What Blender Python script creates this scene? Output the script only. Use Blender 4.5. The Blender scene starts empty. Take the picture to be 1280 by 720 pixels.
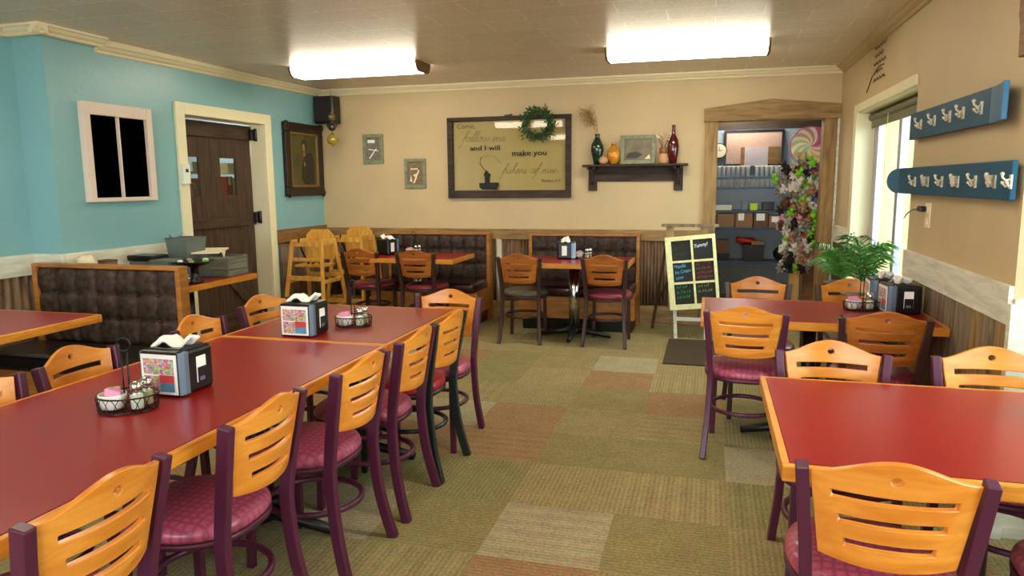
import bpy, bmesh, math, random
from mathutils import Vector, Matrix
random.seed(7)
C = bpy.context.scene.collection
SC = bpy.context.scene
PI = math.pi

# ---------------------------------------------------------------- camera
cam_d = bpy.data.cameras.new('camera'); cam = bpy.data.objects.new('camera', cam_d); C.objects.link(cam)
R_ = Vector((0.9644, 0.26431, -0.00881)); U_ = Vector((-0.0298, 0.1417, 0.98946)); F_ = Vector((-0.26277, 0.95397, -0.14453))
m = Matrix((R_, U_, -F_)).transposed().to_4x4(); m.translation = Vector((0, 0, 1.5)); cam.matrix_world = m
cam_d.sensor_width = 36; cam_d.lens = 895 / 1280 * 36; cam_d.clip_start = 0.05
SC.camera = cam
SC.view_settings.view_transform = 'Standard'; SC.view_settings.look = 'None'
SC.view_settings.gamma = 1; SC.view_settings.use_curve_mapping = False
SC.view_settings.exposure = 0.82
SC.cycles.max_bounces = 7; SC.cycles.diffuse_bounces = 5; SC.cycles.glossy_bounces = 3; SC.cycles.transparent_max_bounces = 12
SC.cycles.sample_clamp_indirect = 6; SC.cycles.caustics_reflective = False; SC.cycles.caustics_refractive = False

# ---------------------------------------------------------------- world
w = bpy.data.worlds.new('world'); SC.world = w; w.use_nodes = True
bgn = w.node_tree.nodes['Background']; bgn.inputs[0].default_value = (0.80, 0.92, 1.0, 1); bgn.inputs[1].default_value = 7.0
LAMP = 11.0
LAMP_COL = (1.0, 0.90, 0.70)

# ---------------------------------------------------------------- materials
def lin(c):
    return tuple(((v / 255) / 12.92 if v / 255 <= 0.04045 else ((v / 255 + 0.055) / 1.055) ** 2.4) for v in c) + (1,)
class NT:
    def __init__(s, name):
        s.m = bpy.data.materials.new(name); s.m.use_nodes = True; s.t = s.m.node_tree; s.n = s.t.nodes
        s.b = s.n['Principled BSDF']
    def new(s, t, **kw):
        n = s.n.new(t)
        for k, v in kw.items():
            if k.startswith('i_'): n.inputs[k[2:].replace('_', ' ')].default_value = v
            else: setattr(n, k, v)
        return n
    def link(s, a, b): s.t.links.new(a, b)
def mat(name, col, rough=0.5, metal=0.0, var=0.12, nscale=8, bump=0.0, bscale=60, stretch=(1, 1, 1), emis=None, estr=0, spec=0.5, trans=0, alpha=1, coat=0, hue=0.0):
    k = NT(name); b = k.b
    tc = k.new('ShaderNodeTexCoord'); mp = k.new('ShaderNodeMapping'); mp.inputs['Scale'].default_value = stretch
    k.link(tc.outputs['Object'], mp.inputs[0])
    no = k.new('ShaderNodeTexNoise'); no.inputs['Scale'].default_value = nscale; no.inputs['Detail'].default_value = 4
    k.link(mp.outputs[0], no.inputs['Vector'])
    c = lin(col)
    mx = k.new('ShaderNodeMixRGB'); mx.inputs[1].default_value = tuple(v * (1 - var) for v in c[:3]) + (1,); mx.inputs[2].default_value = tuple(min(1, v * (1 + var)) for v in c[:3]) + (1,)
    k.link(no.outputs['Fac'], mx.inputs[0]); out = mx.outputs[0]
    if hue:
        oi = k.new('ShaderNodeObjectInfo'); hs = k.new('ShaderNodeHueSaturation')
        mr = k.new('ShaderNodeMapRange'); mr.inputs['To Min'].default_value = 1 - hue; mr.inputs['To Max'].default_value = 1 + hue
        k.link(oi.outputs['Random'], mr.inputs[0]); k.link(mr.outputs[0], hs.inputs['Value']); k.link(out, hs.inputs['Color']); out = hs.outputs[0]
    k.link(out, b.inputs['Base Color'])
    b.inputs['Roughness'].default_value = rough; b.inputs['Metallic'].default_value = metal
    b.inputs['Specular IOR Level'].default_value = spec; b.inputs['Transmission Weight'].default_value = trans
    b.inputs['Alpha'].default_value = alpha; b.inputs['Coat Weight'].default_value = coat
    if bump:
        n2 = k.new('ShaderNodeTexNoise'); n2.inputs['Scale'].default_value = bscale; n2.inputs['Detail'].default_value = 3
        k.link(mp.outputs[0], n2.inputs['Vector']); bp = k.new('ShaderNodeBump'); bp.inputs['Strength'].default_value = bump; bp.inputs['Distance'].default_value = 0.01
        k.link(n2.outputs['Fac'], bp.inputs['Height']); k.link(bp.outputs[0], b.inputs['Normal'])
    if emis: b.inputs['Emission Color'].default_value = tuple(emis) + (1,); b.inputs['Emission Strength'].default_value = estr
    return k.m
def wood(name, c1, c2, rough=0.35, scale=3, stretch=(1, 12, 12), hue=0.0, bump=0.0, spec=0.5):
    k = NT(name); b = k.b
    tc = k.new('ShaderNodeTexCoord'); mp = k.new('ShaderNodeMapping'); mp.inputs['Scale'].default_value = stretch
    k.link(tc.outputs['Object'], mp.inputs[0])
    no = k.new('ShaderNodeTexNoise'); no.inputs['Scale'].default_value = scale; no.inputs['Detail'].default_value = 6; no.inputs['Distortion'].default_value = 0.6
    k.link(mp.outputs[0], no.inputs['Vector'])
    rp = k.new('ShaderNodeValToRGB'); rp.color_ramp.elements[0].position = 0.33; rp.color_ramp.elements[1].position = 0.68
    rp.color_ramp.elements[0].color = lin(c1); rp.color_ramp.elements[1].color = lin(c2)
    k.link(no.outputs['Fac'], rp.inputs[0]); out = rp.outputs[0]
    if hue:
        oi = k.new('ShaderNodeObjectInfo'); hs = k.new('ShaderNodeHueSaturation')
        mr = k.new('ShaderNodeMapRange'); mr.inputs['To Min'].default_value = 1 - hue; mr.inputs['To Max'].default_value = 1 + hue
        k.link(oi.outputs['Random'], mr.inputs[0]); k.link(mr.outputs[0], hs.inputs['Value']); k.link(out, hs.inputs['Color']); out = hs.outputs[0]
    k.link(out, b.inputs['Base Color']); b.inputs['Roughness'].default_value = rough; b.inputs['Specular IOR Level'].default_value = spec
    if bump:
        bp = k.new('ShaderNodeBump'); bp.inputs['Strength'].default_value = bump; bp.inputs['Distance'].default_value = 0.01
        k.link(no.outputs['Fac'], bp.inputs['Height']); k.link(bp.outputs[0], b.inputs['Normal'])
    return k.m
M = {}
M['cream'] = mat('cream wall paint', (204, 180, 138), 0.6, var=0.10, nscale=2.5, bump=0.25, bscale=45)
M['blue'] = mat('blue wall paint', (134, 182, 186), 0.35, var=0.08, nscale=2, bump=0.2, bscale=30)
M['white'] = mat('white trim paint', (238, 228, 190), 0.4, var=0.04)
M['crown'] = mat('crown moulding paint', (236, 222, 184), 0.4, var=0.04)
M['pinkwhite'] = mat('aged white paint', (232, 212, 196), 0.45, var=0.06)
M['oak'] = wood('oak edge', (196, 118, 34), (226, 152, 54), 0.3, 3, (2, 2, 14))
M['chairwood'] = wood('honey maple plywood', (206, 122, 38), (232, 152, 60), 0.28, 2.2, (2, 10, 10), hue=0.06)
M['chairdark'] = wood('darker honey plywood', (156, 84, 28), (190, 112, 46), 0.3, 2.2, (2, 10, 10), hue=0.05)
M['purple'] = mat('plum powder coat', (78, 22, 52), 0.40, var=0.08)
M['brownframe'] = mat('dark brown powder coat', (62, 34, 34), 0.35, var=0.1)
M['blackframe'] = mat('black powder coat', (22, 34, 36), 0.3, var=0.1, coat=0.2)
M['redvinyl'] = mat('red vinyl', (176, 24, 46), 0.3, var=0.08, coat=0.2)
M['greyvinyl'] = mat('dull olive vinyl', (92, 84, 70), 0.4, var=0.15)
M['burgundy'] = mat('burgundy vinyl', (132, 48, 58), 0.3, var=0.12, coat=0.2)
M['darkvinyl'] = mat('dark maroon vinyl', (52, 20, 26), 0.25, var=0.12, coat=0.3)
M['blackvinyl'] = mat('black vinyl', (26, 22, 22), 0.3, var=0.1)
M['black'] = mat('black plastic', (16, 15, 16), 0.3, var=0.1)
M['iron'] = mat('black cast iron', (18, 18, 20), 0.4, var=0.15)
M['wire'] = mat('black wire', (22, 14, 18), 0.35, metal=0.4)
M['chrome'] = mat('chrome', (200, 200, 196), 0.15, metal=1.0, var=0.02)
M['silver'] = mat('silver blue plastic', (120, 140, 160), 0.3, metal=0.5, var=0.05)
M['laminate'] = mat('red laminate', (146, 22, 20), 0.278, var=0.08, nscale=9, spec=0.35)
M['darkwood'] = wood('dark stained boards', (50, 34, 22), (84, 60, 38), 0.6, 3, (10, 10, 1.2), bump=0.3)
M['darkwoodh'] = wood('dark stained boards cross', (46, 32, 22), (80, 58, 38), 0.6, 3, (1.2, 1.2, 10), bump=0.3)
M['barn'] = wood('weathered barn wood', (128, 98, 60), (176, 142, 92), 0.7, 3, (8, 8, 1), bump=0.4)
M['barnh'] = wood('weathered barn wood across', (124, 96, 58), (170, 136, 88), 0.7, 3, (1, 1, 8), bump=0.4)
M['railwood'] = wood('brown rail wood', (120, 84, 46), (156, 114, 64), 0.6, 3, (1.5, 1.5, 10), bump=0.3)
M['whitewash'] = wood('whitewashed wood', (204, 200, 180), (238, 234, 216), 0.6, 3, (1.2, 1.2, 9), bump=0.3)
M['graywood'] = wood('gray weathered wood', (96, 78, 56), (150, 130, 104), 0.7, 4, (9, 9, 1), bump=0.4)
M['rust'] = wood('rusty corrugated metal', (84, 60, 42), (132, 104, 78), 0.5, 4, (6, 6, 1), bump=0.1)
M['galv'] = mat('galvanised metal', (206, 202, 180), 0.35, metal=0.15, var=0.1)
M['oakseat'] = wood('golden booth oak', (150, 92, 36), (186, 124, 56), 0.35, 3, (2, 2, 10))
M['highchair'] = wood('golden rubberwood', (208, 150, 60), (236, 182, 88), 0.35, 3, (8, 8, 2), hue=0.04)
M['shelfwood'] = wood('dark shelf wood', (38, 26, 20), (72, 54, 44), 0.75, 4, (1, 8, 8), bump=0.2)
M['greyframe'] = wood('grey green frame paint', (112, 118, 90), (146, 150, 116), 0.5, 5, (6, 6, 6))
M['glassgreen'] = mat('dark green glaze', (14, 46, 32), 0.12, var=0.1, coat=0.6)
M['amber'] = mat('amber glaze', (206, 134, 24), 0.18, var=0.1, coat=0.5)
M['peach'] = mat('peach stone', (196, 150, 108), 0.5, var=0.1)
M['redglass'] = mat('dark red glaze', (82, 10, 22), 0.1, var=0.1, coat=0.6)
M['dried'] = mat('dried grass', (168, 132, 82), 0.9, var=0.2)
M['leaf'] = mat('wreath leaf', (44, 84, 34), 0.6, var=0.5, nscale=30)
M['palm'] = mat('palm leaf', (60, 108, 24), 0.45, var=0.5, nscale=14)
M['paper'] = mat('white paper', (246, 244, 236), 0.8, var=0.03)
M['papercream'] = mat('cream paper', (240, 226, 190), 0.8, var=0.04)
M['cardboard'] = mat('cardboard', (140, 104, 72), 0.8, var=0.1)
M['cardboard2'] = mat('dark cardboard', (104, 74, 50), 0.8, var=0.1)
M['white2'] = mat('white ceramic', (240, 238, 228), 0.2, var=0.02)
M['pink'] = mat('pink paper', (232, 150, 190), 0.7, var=0.1)
M['green'] = mat('lime green', (120, 196, 50), 0.6, var=0.1)
M['salt'] = mat('salt', (244, 240, 220), 0.7, var=0.03)
M['pepper'] = mat('ground pepper', (200, 180, 130), 0.8, var=0.3, nscale=200)
M['teal'] = mat('teal lacquer', (8, 78, 106), 0.5, var=0.3, nscale=5, spec=0.3)
M['tealtip'] = mat('blue lacquer', (20, 96, 138), 0.4, var=0.15)
M['hook'] = mat('antique white hook', (228, 220, 196), 0.35, metal=0.3, var=0.1)
M['slate'] = mat('chalkboard black', (18, 18, 14), 0.6, var=0.3, nscale=12)
M['ink'] = mat('black ink', (24, 20, 16), 0.7, var=0.05)
M['inkfaint'] = mat('faded grey ink', (122, 106, 74), 0.7, var=0.3)
M['inkgrey'] = mat('grey ink', (92, 84, 62), 0.7, var=0.05)
M['chalkw'] = mat('white chalk', (220, 232, 230), 0.9); M['chalkb'] = mat('blue chalk', (90, 180, 226), 0.9)
M['chalkr'] = mat('red chalk', (214, 70, 44), 0.9); M['chalkg'] = mat('green chalk', (60, 206, 110), 0.9)
M['chalky'] = mat('yellow chalk', (190, 214, 60), 0.9); M['chalkd'] = mat('faded yellow chalk', (104, 96, 44), 0.9)
M['distress'] = wood('distressed cream paint', (226, 216, 150), (244, 238, 184), 0.6, 9, (3, 3, 3))
M['blackglass'] = mat('black window glass', (2, 2, 2), 0.6, var=0.1, spec=0.0)
M['gold'] = mat('dull gold', (150, 116, 60), 0.35, metal=0.7, var=0.3, nscale=30)
M['ornate'] = mat('ornate dark frame', (46, 32, 18), 0.35, metal=0.4, var=0.6, nscale=30, bump=0.6, bscale=60)
M['goldglass'] = mat('gold glass ball', (166, 140, 44), 0.1, var=0.1, coat=0.8)
M['violetglass'] = mat('dark violet glass ball', (52, 40, 54), 0.1, var=0.1, coat=0.8)
M['clearglass'] = mat('smoky glass ball', (110, 96, 56), 0.1, var=0.1, coat=0.8)
M['gris'] = mat('galvanised bin', (112, 122, 118), 0.45, metal=0.2, var=0.15, nscale=12)
M['grisw'] = wood('grey crate boards', (98, 98, 84), (134, 134, 116), 0.7, 4, (1, 1, 8))
M['cloudblue'] = mat('blue grey shelf paint', (58, 74, 96), 0.5, var=0.15)
M['backroom'] = mat('back room wall paint', (150, 158, 168), 0.6, var=0.05)
M['bluegreen'] = mat('back room teal paint', (140, 168, 160), 0.6, var=0.05)
M['mat'] = mat('brown doormat pile', (70, 54, 38), 0.95, var=0.3, nscale=120)
M['pinkboard'] = mat('pinkish cork', (196, 160, 138), 0.8, var=0.15, nscale=40)
M['endcap'] = mat('tan lamp end cap', (112, 86, 44), 0.5, var=0.05)
M['outside'] = mat('outdoor stucco', (176, 184, 150), 0.9, var=0.2, nscale=1)
M['alu'] = mat('aluminium frame', (176, 170, 190), 0.3, metal=0.5, var=0.05)
M['shade'] = mat('window shade', (120, 116, 90), 0.7, var=0.1)
M['terracotta'] = mat('brown pot', (70, 44, 28), 0.7, var=0.1)
M['palebox'] = mat('salmon cardboard', (206, 150, 116), 0.8, var=0.06)
M['postwood'] = wood('light post wood', (184, 146, 80), (212, 176, 108), 0.6, 3, (8, 8, 1))
M['greenery'] = M['palm']
M['red'] = mat('red cloth', (176, 34, 26), 0.8, var=0.2)
M['lens'] = mat('lit lamp lens', (255, 250, 235), 0.4, emis=LAMP_COL, estr=LAMP)

def glass_mat(name, tint, gloss=0.08, rough=0.02):
    k = NT(name); k.n.remove(k.b); o = k.n['Material Output']
    tr = k.new('ShaderNodeBsdfTransparent'); tr.inputs[0].default_value = lin(tint)
    gl = k.new('ShaderNodeBsdfGlossy'); gl.inputs['Roughness'].default_value = rough
    mx = k.new('ShaderNodeMixShader'); fr = k.new('ShaderNodeFresnel'); fr.inputs[0].default_value = 1.45
    ad = k.new('ShaderNodeMath', operation='MULTIPLY'); ad.inputs[1].default_value = gloss / 0.08
    gm = k.new('ShaderNodeNewGeometry'); iv = k.new('ShaderNodeMath', operation='SUBTRACT'); iv.inputs[0].default_value = 1; k.link(gm.outputs['Backfacing'], iv.inputs[1])
    m2 = k.new('ShaderNodeMath', operation='MULTIPLY'); k.link(fr.outputs[0], m2.inputs[0]); k.link(iv.outputs[0], m2.inputs[1]); k.link(m2.outputs[0], ad.inputs[0])
    k.link(ad.outputs[0], mx.inputs[0]); k.link(tr.outputs[0], mx.inputs[1]); k.link(gl.outputs[0], mx.inputs[2]); k.link(mx.outputs[0], o.inputs[0])
    return k.m
M['pane'] = glass_mat('window glass', (236, 244, 240)); M['signglass'] = glass_mat('sign glass', (246, 246, 234), 0.10)
M['jarglass'] = glass_mat('jar glass', (232, 240, 236), 0.2)

def seat_mat():
    k = NT('pink honeycomb vinyl'); b = k.b
    tc = k.new('ShaderNodeTexCoord'); mp = k.new('ShaderNodeMapping'); mp.inputs['Scale'].default_value = (1, 1, 0); k.link(tc.outputs['Object'], mp.inputs[0])
    vo = k.new('ShaderNodeTexVoronoi', feature='DISTANCE_TO_EDGE'); vo.inputs['Scale'].default_value = 34; vo.inputs['Randomness'].default_value = 0.25; k.link(mp.outputs[0], vo.inputs['Vector'])
    rp = k.new('ShaderNodeValToRGB'); rp.color_ramp.elements[0].position = 0.02; rp.color_ramp.elements[1].position = 0.28
    rp.color_ramp.elements[0].color = lin((152, 60, 88)); rp.color_ramp.elements[1].color = lin((190, 88, 114))
    k.link(vo.outputs['Distance'], rp.inputs[0]); k.link(rp.outputs[0], b.inputs['Base Color'])
    b.inputs['Roughness'].default_value = 0.35; b.inputs['Coat Weight'].default_value = 0.15
    bp = k.new('ShaderNodeBump'); bp.inputs['Strength'].default_value = 0.3; bp.inputs['Distance'].default_value = 0.004; k.link(vo.outputs['Distance'], bp.inputs['Height']); k.link(bp.outputs[0], b.inputs['Normal'])
    return k.m
M['seat'] = seat_mat()

def tuft_mat():
    k = NT('mottled booth vinyl'); b = k.b
    tc = k.new('ShaderNodeTexCoord'); no = k.new('ShaderNodeTexNoise'); no.inputs['Scale'].default_value = 22; no.inputs['Detail'].default_value = 6; k.link(tc.outputs['Object'], no.inputs['Vector'])
    rp = k.new('ShaderNodeValToRGB'); rp.color_ramp.elements[0].position = 0.35; rp.color_ramp.elements[1].position = 0.7
    rp.color_ramp.elements[0].color = lin((34, 26, 22)); rp.color_ramp.elements[1].color = lin((84, 62, 50))
    k.link(no.outputs['Fac'], rp.inputs[0]); k.link(rp.outputs[0], b.inputs['Base Color']); b.inputs['Roughness'].default_value = 0.6; b.inputs['Specular IOR Level'].default_value = 0.3
    return k.m
M['tuft'] = tuft_mat()

SEED = 17.0
def carpet_mat():
    k = NT('patchwork carpet tiles'); b = k.b
    tc = k.new('ShaderNodeTexCoord'); mp = k.new('ShaderNodeMapping'); k.link(tc.outputs['Object'], mp.inputs[0])
    mp.inputs['Location'].default_value = (0.38 * 2, -0.1 * 2, 0); mp.inputs['Scale'].default_value = (2, 2, 2)   # 0.5 m tiles
    f0 = k.new('ShaderNodeVectorMath', operation='FLOOR'); k.link(mp.outputs[0], f0.inputs[0])
    fl = k.new('ShaderNodeVectorMath', operation='ADD'); fl.inputs[1].default_value = (SEED, 0, 0); k.link(f0.outputs[0], fl.inputs[0])
    wn = k.new('ShaderNodeTexWhiteNoise', noise_dimensions='2D'); k.link(fl.outputs[0], wn.inputs['Vector'])
    fr = k.new('ShaderNodeVectorMath', operation='FRACTION'); k.link(mp.outputs[0], fr.inputs[0])
    sp = k.new('ShaderNodeSeparateXYZ'); k.link(fr.outputs[0], sp.inputs[0])
    sc = k.new('ShaderNodeSeparateColor'); k.link(wn.outputs['Color'], sc.inputs[0])
    # base colour of each tile
    rp = k.new('ShaderNodeValToRGB'); e = rp.color_ramp.elements; rp.color_ramp.interpolation = 'CONSTANT'
    e[0].position = 0; e[0].color = lin((148, 134, 94)); e[1].position = 0.20; e[1].color = lin((154, 138, 98))
    for p, c in ((0.36, (140, 130, 90)), (0.48, (150, 134, 94)), (0.60, (154, 122, 88)), (0.80, (164, 152, 122)), (0.90, (142, 130, 88))):
        q = e.new(p); q.color = lin(c)
    k.link(wn.outputs['Value'], rp.inputs[0])
    # stripe direction
    gt = k.new('ShaderNodeMath', operation='GREATER_THAN'); gt.inputs[1].default_value = 0.5; k.link(sc.outputs[0], gt.inputs[0])
    mxd = k.new('ShaderNodeMix'); mxd.data_type = 'FLOAT'; k.link(gt.outputs[0], mxd.inputs[0]); k.link(sp.outputs['X'], mxd.inputs[2]); k.link(sp.outputs['Y'], mxd.inputs[3])
    def sine(freq, src):
        a = k.new('ShaderNodeMath', operation='MULTIPLY'); a.inputs[1].default_value = freq * 2 * PI; k.link(src, a.inputs[0])
        s = k.new('ShaderNodeMath', operation='SINE'); k.link(a.outputs[0], s.inputs[0]); return s.outputs[0]
    fine = sine(22, mxd.outputs[0]); wide = sine(6, mxd.outputs[0])
    gw = k.new('ShaderNodeMath', operation='GREATER_THAN'); gw.inputs[1].default_value = 0.72; k.link(sc.outputs[1], gw.inputs[0])
    ww = k.new('ShaderNodeMath', operation='MULTIPLY'); k.link(gw.outputs[0], ww.inputs[0]); k.link(wide, ww.inputs[1])
    no = k.new('ShaderNodeTexNoise'); no.inputs['Scale'].default_value = 90; no.inputs['Detail'].default_value = 3; k.link(tc.outputs['Object'], no.inputs['Vector'])
    n2 = k.new('ShaderNodeTexNoise'); n2.inputs['Scale'].default_value = 7; n2.inputs['Detail'].default_value = 3; k.link(tc.outputs['Object'], n2.inputs['Vector'])
    s1 = k.new('ShaderNodeMath', operation='MULTIPLY_ADD'); s1.inputs[1].default_value = 0.12; s1.inputs[2].default_value = 1.0; k.link(fine, s1.inputs[0])
    s2 = k.new('ShaderNodeMath', operation='MULTIPLY_ADD'); s2.inputs[1].default_value = 0.07; k.link(ww.outputs[0], s2.inputs[0]); k.link(s1.outputs[0], s2.inputs[2])
    s3 = k.new('ShaderNodeMath', operation='MULTIPLY_ADD'); s3.inputs[1].default_value = 0.9; k.link(no.outputs['Fac'], s3.inputs[0]); k.link(s2.outputs[0], s3.inputs[2])
    s4 = k.new('ShaderNodeMath', operation='MULTIPLY_ADD'); s4.inputs[1].default_value = 0.35; k.link(n2.outputs['Fac'], s4.inputs[0]); k.link(s3.outputs[0], s4.inputs[2])
    s5 = k.new('ShaderNodeMath', operation='SUBTRACT'); s5.inputs[1].default_value = 0.62; k.link(s4.outputs[0], s5.inputs[0])
    ml = k.new('ShaderNodeVectorMath', operation='SCALE'); k.link(rp.outputs[0], ml.inputs[0]); k.link(s5.outputs[0], ml.inputs['Scale'])
    # coloured flecks
    n3 = k.new('ShaderNodeTexNoise'); n3.inputs['Scale'].default_value = 75; k.link(tc.outputs['Object'], n3.inputs['Vector'])
    fleck = k.new('ShaderNodeMixRGB', blend_type='OVERLAY'); fleck.inputs[0].default_value = 0.6; k.link(ml.outputs[0], fleck.inputs[1]); k.link(n3.outputs['Color'], fleck.inputs[2])
    k.link(fleck.outputs[0], b.inputs['Base Color']); b.inputs['Roughness'].default_value = 0.95; b.inputs['Specular IOR Level'].default_value = 0.1
    return k.m
M['carpet'] = carpet_mat()

def ceiling_mat():
    k = NT('embossed ceiling panels'); b = k.b
    tc = k.new('ShaderNodeTexCoord')
    br = k.new('ShaderNodeTexBrick'); br.inputs['Scale'].default_value = 1; br.inputs['Mortar Size'].default_value = 0.005; br.inputs['Brick Width'].default_value = 0.61; br.inputs['Row Height'].default_value = 0.305; br.offset = 0.5
    br.inputs['Color1'].default_value = lin((216, 200, 182)); br.inputs['Color2'].default_value = lin((224, 208, 190)); br.inputs['Mortar'].default_value = lin((244, 232, 210)); br.inputs['Mortar Smooth'].default_value = 0.3
    k.link(tc.outputs['Object'], br.inputs['Vector'])
    no = k.new('ShaderNodeTexNoise'); no.inputs['Scale'].default_value = 55; no.inputs['Detail'].default_value = 4; k.link(tc.outputs['Object'], no.inputs['Vector'])
    mx = k.new('ShaderNodeMixRGB', blend_type='OVERLAY'); mx.inputs[0].default_value = 0.5; k.link(br.outputs['Color'], mx.inputs[1]); k.link(no.outputs['Fac'], mx.inputs[2])
    k.link(mx.outputs[0], b.inputs['Base Color']); b.inputs['Roughness'].default_value = 0.33; b.inputs['Specular IOR Level'].default_value = 0.6
    bp = k.new('ShaderNodeBump'); bp.inputs['Strength'].default_value = 0.35; bp.inputs['Distance'].default_value = 0.004; k.link(no.outputs['Fac'], bp.inputs['Height']); k.link(bp.outputs[0], b.inputs['Normal'])
    return k.m
M['ceiling'] = ceiling_mat()

def collage_mat(name, seed):
    k = NT(name); b = k.b
    tc = k.new('ShaderNodeTexCoord'); mp = k.new('ShaderNodeMapping'); mp.inputs['Location'].default_value = (seed, seed, seed); k.link(tc.outputs['Object'], mp.inputs[0])
    vo = k.new('ShaderNodeTexVoronoi'); vo.inputs['Scale'].default_value = 130; k.link(mp.outputs[0], vo.inputs['Vector'])
    hs = k.new('ShaderNodeHueSaturation'); hs.inputs['Saturation'].default_value = 1.1; hs.inputs['Value'].default_value = 0.9; k.link(vo.outputs['Color'], hs.inputs['Color'])
    mx = k.new('ShaderNodeMixRGB'); mx.inputs[0].default_value = 0.35; mx.inputs[2].default_value = lin((214, 120, 110)); k.link(hs.outputs[0], mx.inputs[1])
    k.link(mx.outputs[0], b.inputs['Base Color']); b.inputs['Roughness'].default_value = 0.4
    return k.m
M['collage'] = collage_mat('colourful food photo print', 3)
M['greypic'] = mat('grey print', (118, 112, 98), 0.5, var=0.97, nscale=55)
M['sepiapic'] = mat('sepia print', (128, 104, 72), 0.5, var=0.97, nscale=55)
M['landpic'] = mat('landscape print', (110, 98, 70), 0.4, var=0.9, nscale=9)

# ---------------------------------------------------------------- mesh helpers
class MB:
    def __init__(s): s.b = bmesh.new()
    def box(s, x0, x1, y0, y1, z0, z1, mi=0, mtx=None):
        r = bmesh.ops.create_cube(s.b, size=1)
        mt = Matrix.Translation(((x0 + x1) / 2, (y0 + y1) / 2, (z0 + z1) / 2)) @ Matrix.Diagonal((abs(x1 - x0), abs(y1 - y0), abs(z1 - z0), 1))
        if mtx is not None: mt = mtx @ mt
        bmesh.ops.transform(s.b, matrix=mt, verts=r['verts'])
        if mi:
            for v in r['verts']:
                for f in v.link_faces: f.material_index = mi
        return s
    def cyl(s, p0, p1, r0, r1=None, seg=16, mi=0):
        p0, p1 = Vector(p0), Vector(p1); r1 = r0 if r1 is None else r1
        d = p1 - p0
        r = bmesh.ops.create_cone(s.b, cap_ends=True, segments=seg, radius1=r0, radius2=r1, depth=d.length)
        mt = Matrix.Translation((p0 + p1) / 2) @ d.to_track_quat('Z', 'Y').to_matrix().to_4x4()
        bmesh.ops.transform(s.b, matrix=mt, verts=r['verts'])
        for v in r['verts']:
            for f in v.link_faces: f.material_index = mi; f.smooth = len(f.verts) == 4
        return s
    def ball(s, c, r, seg=16, scale=(1, 1, 1), mi=0):
        q = bmesh.ops.create_uvsphere(s.b, u_segments=seg, v_segments=max(6, seg // 2), radius=r)
        bmesh.ops.transform(s.b, matrix=Matrix.Translation(c) @ Matrix.Diagonal((*scale, 1)), verts=q['verts'])
        for v in q['verts']:
            for f in v.link_faces: f.smooth = True; f.material_index = mi
        return s
    def tube(s, pts, r, seg=6, closed=False, mi=0):
        pts = [Vector(p) for p in pts]; n = len(pts); rings = []
        ref = Vector((0, 0, 1))
        for i, p in enumerate(pts):
            a = pts[(i - 1) % n] if (closed or i > 0) else p; c = pts[(i + 1) % n] if (closed or i < n - 1) else p
            t = (c - a).normalized(); 
            rf = ref if abs(t.dot(ref)) < 0.95 else Vector((1, 0, 0))
            u = t.cross(rf).normalized(); v = t.cross(u)
            rr = r[i] if isinstance(r, (list, tuple)) else r
            rings.append([s.b.verts.new(p + (u * math.cos(2 * PI * k / seg) + v * math.sin(2 * PI * k / seg)) * rr) for k in range(seg)])
        for i in range(n if closed else n - 1):
            A, B = rings[i], rings[(i + 1) % n]
            for k in range(seg):
                f = s.b.faces.new((A[k], A[(k + 1) % seg], B[(k + 1) % seg], B[k])); f.smooth = True; f.material_index = mi
        if not closed: s.b.faces.new(rings[0]).material_index = mi; s.b.faces.new(rings[-1]).material_index = mi
        return s
    def rect_sweep(s, pts, w, d, side=Vector((1, 0, 0))):      # rectangular tube, w along side, d across
        pts = [Vector(p) for p in pts]; n = len(pts); rings = []
        for i, p in enumerate(pts):
            a = pts[max(0, i - 1)]; c = pts[min(n - 1, i + 1)]; t = (c - a).normalized()
            u = (side - t * side.dot(t)).normalized(); v = t.cross(u)
            dd = d[i] if isinstance(d, (list, tuple)) else d; ww = w[i] if isinstance(w, (list, tuple)) else w
            rings.append([s.b.verts.new(p + u * a_ * ww / 2 + v * b_ * dd / 2) for a_, b_ in ((-1, -1), (1, -1), (1, 1), (-1, 1))])
        for i in range(n - 1):
            A, B = rings[i], rings[i + 1]
            for k in range(4): s.b.faces.new((A[k], A[(k + 1) % 4], B[(k + 1) % 4], B[k]))
        s.b.faces.new(rings[0]); s.b.faces.new(rings[-1]); return s
    def lathe(s, prof, c=(0, 0, 0), seg=24, mi=0):
        c = Vector(c); rings = []
        for r, z in prof:
            rings.append([s.b.verts.new(c + Vector((r * math.cos(2 * PI * k / seg), r * math.sin(2 * PI * k / seg), z))) for k in range(seg)])
        for A, B in zip(rings, rings[1:]):
            for k in range(seg):
                f = s.b.faces.new((A[k], A[(k + 1) % seg], B[(k + 1) % seg], B[k])); f.smooth = True; f.material_index = mi
        s.b.faces.new(rings[0]).material_index = mi; s.b.faces.new(rings[-1]).material_index = mi
        return s
    def prism(s, pts, a, b, axis='Y', mi=0):                   # polygon (u,v) extruded from a to b along axis
        def P(u, v, w): return {'Y': (u, w, v), 'X': (w, u, v), 'Z': (u, v, w)}[axis]
        A = [s.b.verts.new(P(u, v, a)) for u, v in pts]; B = [s.b.verts.new(P(u, v, b)) for u, v in pts]; n = len(pts)
        s.b.faces.new(A).material_index = mi; s.b.faces.new(B).material_index = mi
        for k in range(n): s.b.faces.new((A[k], A[(k + 1) % n], B[(k + 1) % n], B[k])).material_index = mi
        return s
    def face(s, pts, mi=0):
        f = s.b.faces.new([s.b.verts.new(p) for p in pts]); f.material_index = mi; return s
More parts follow.
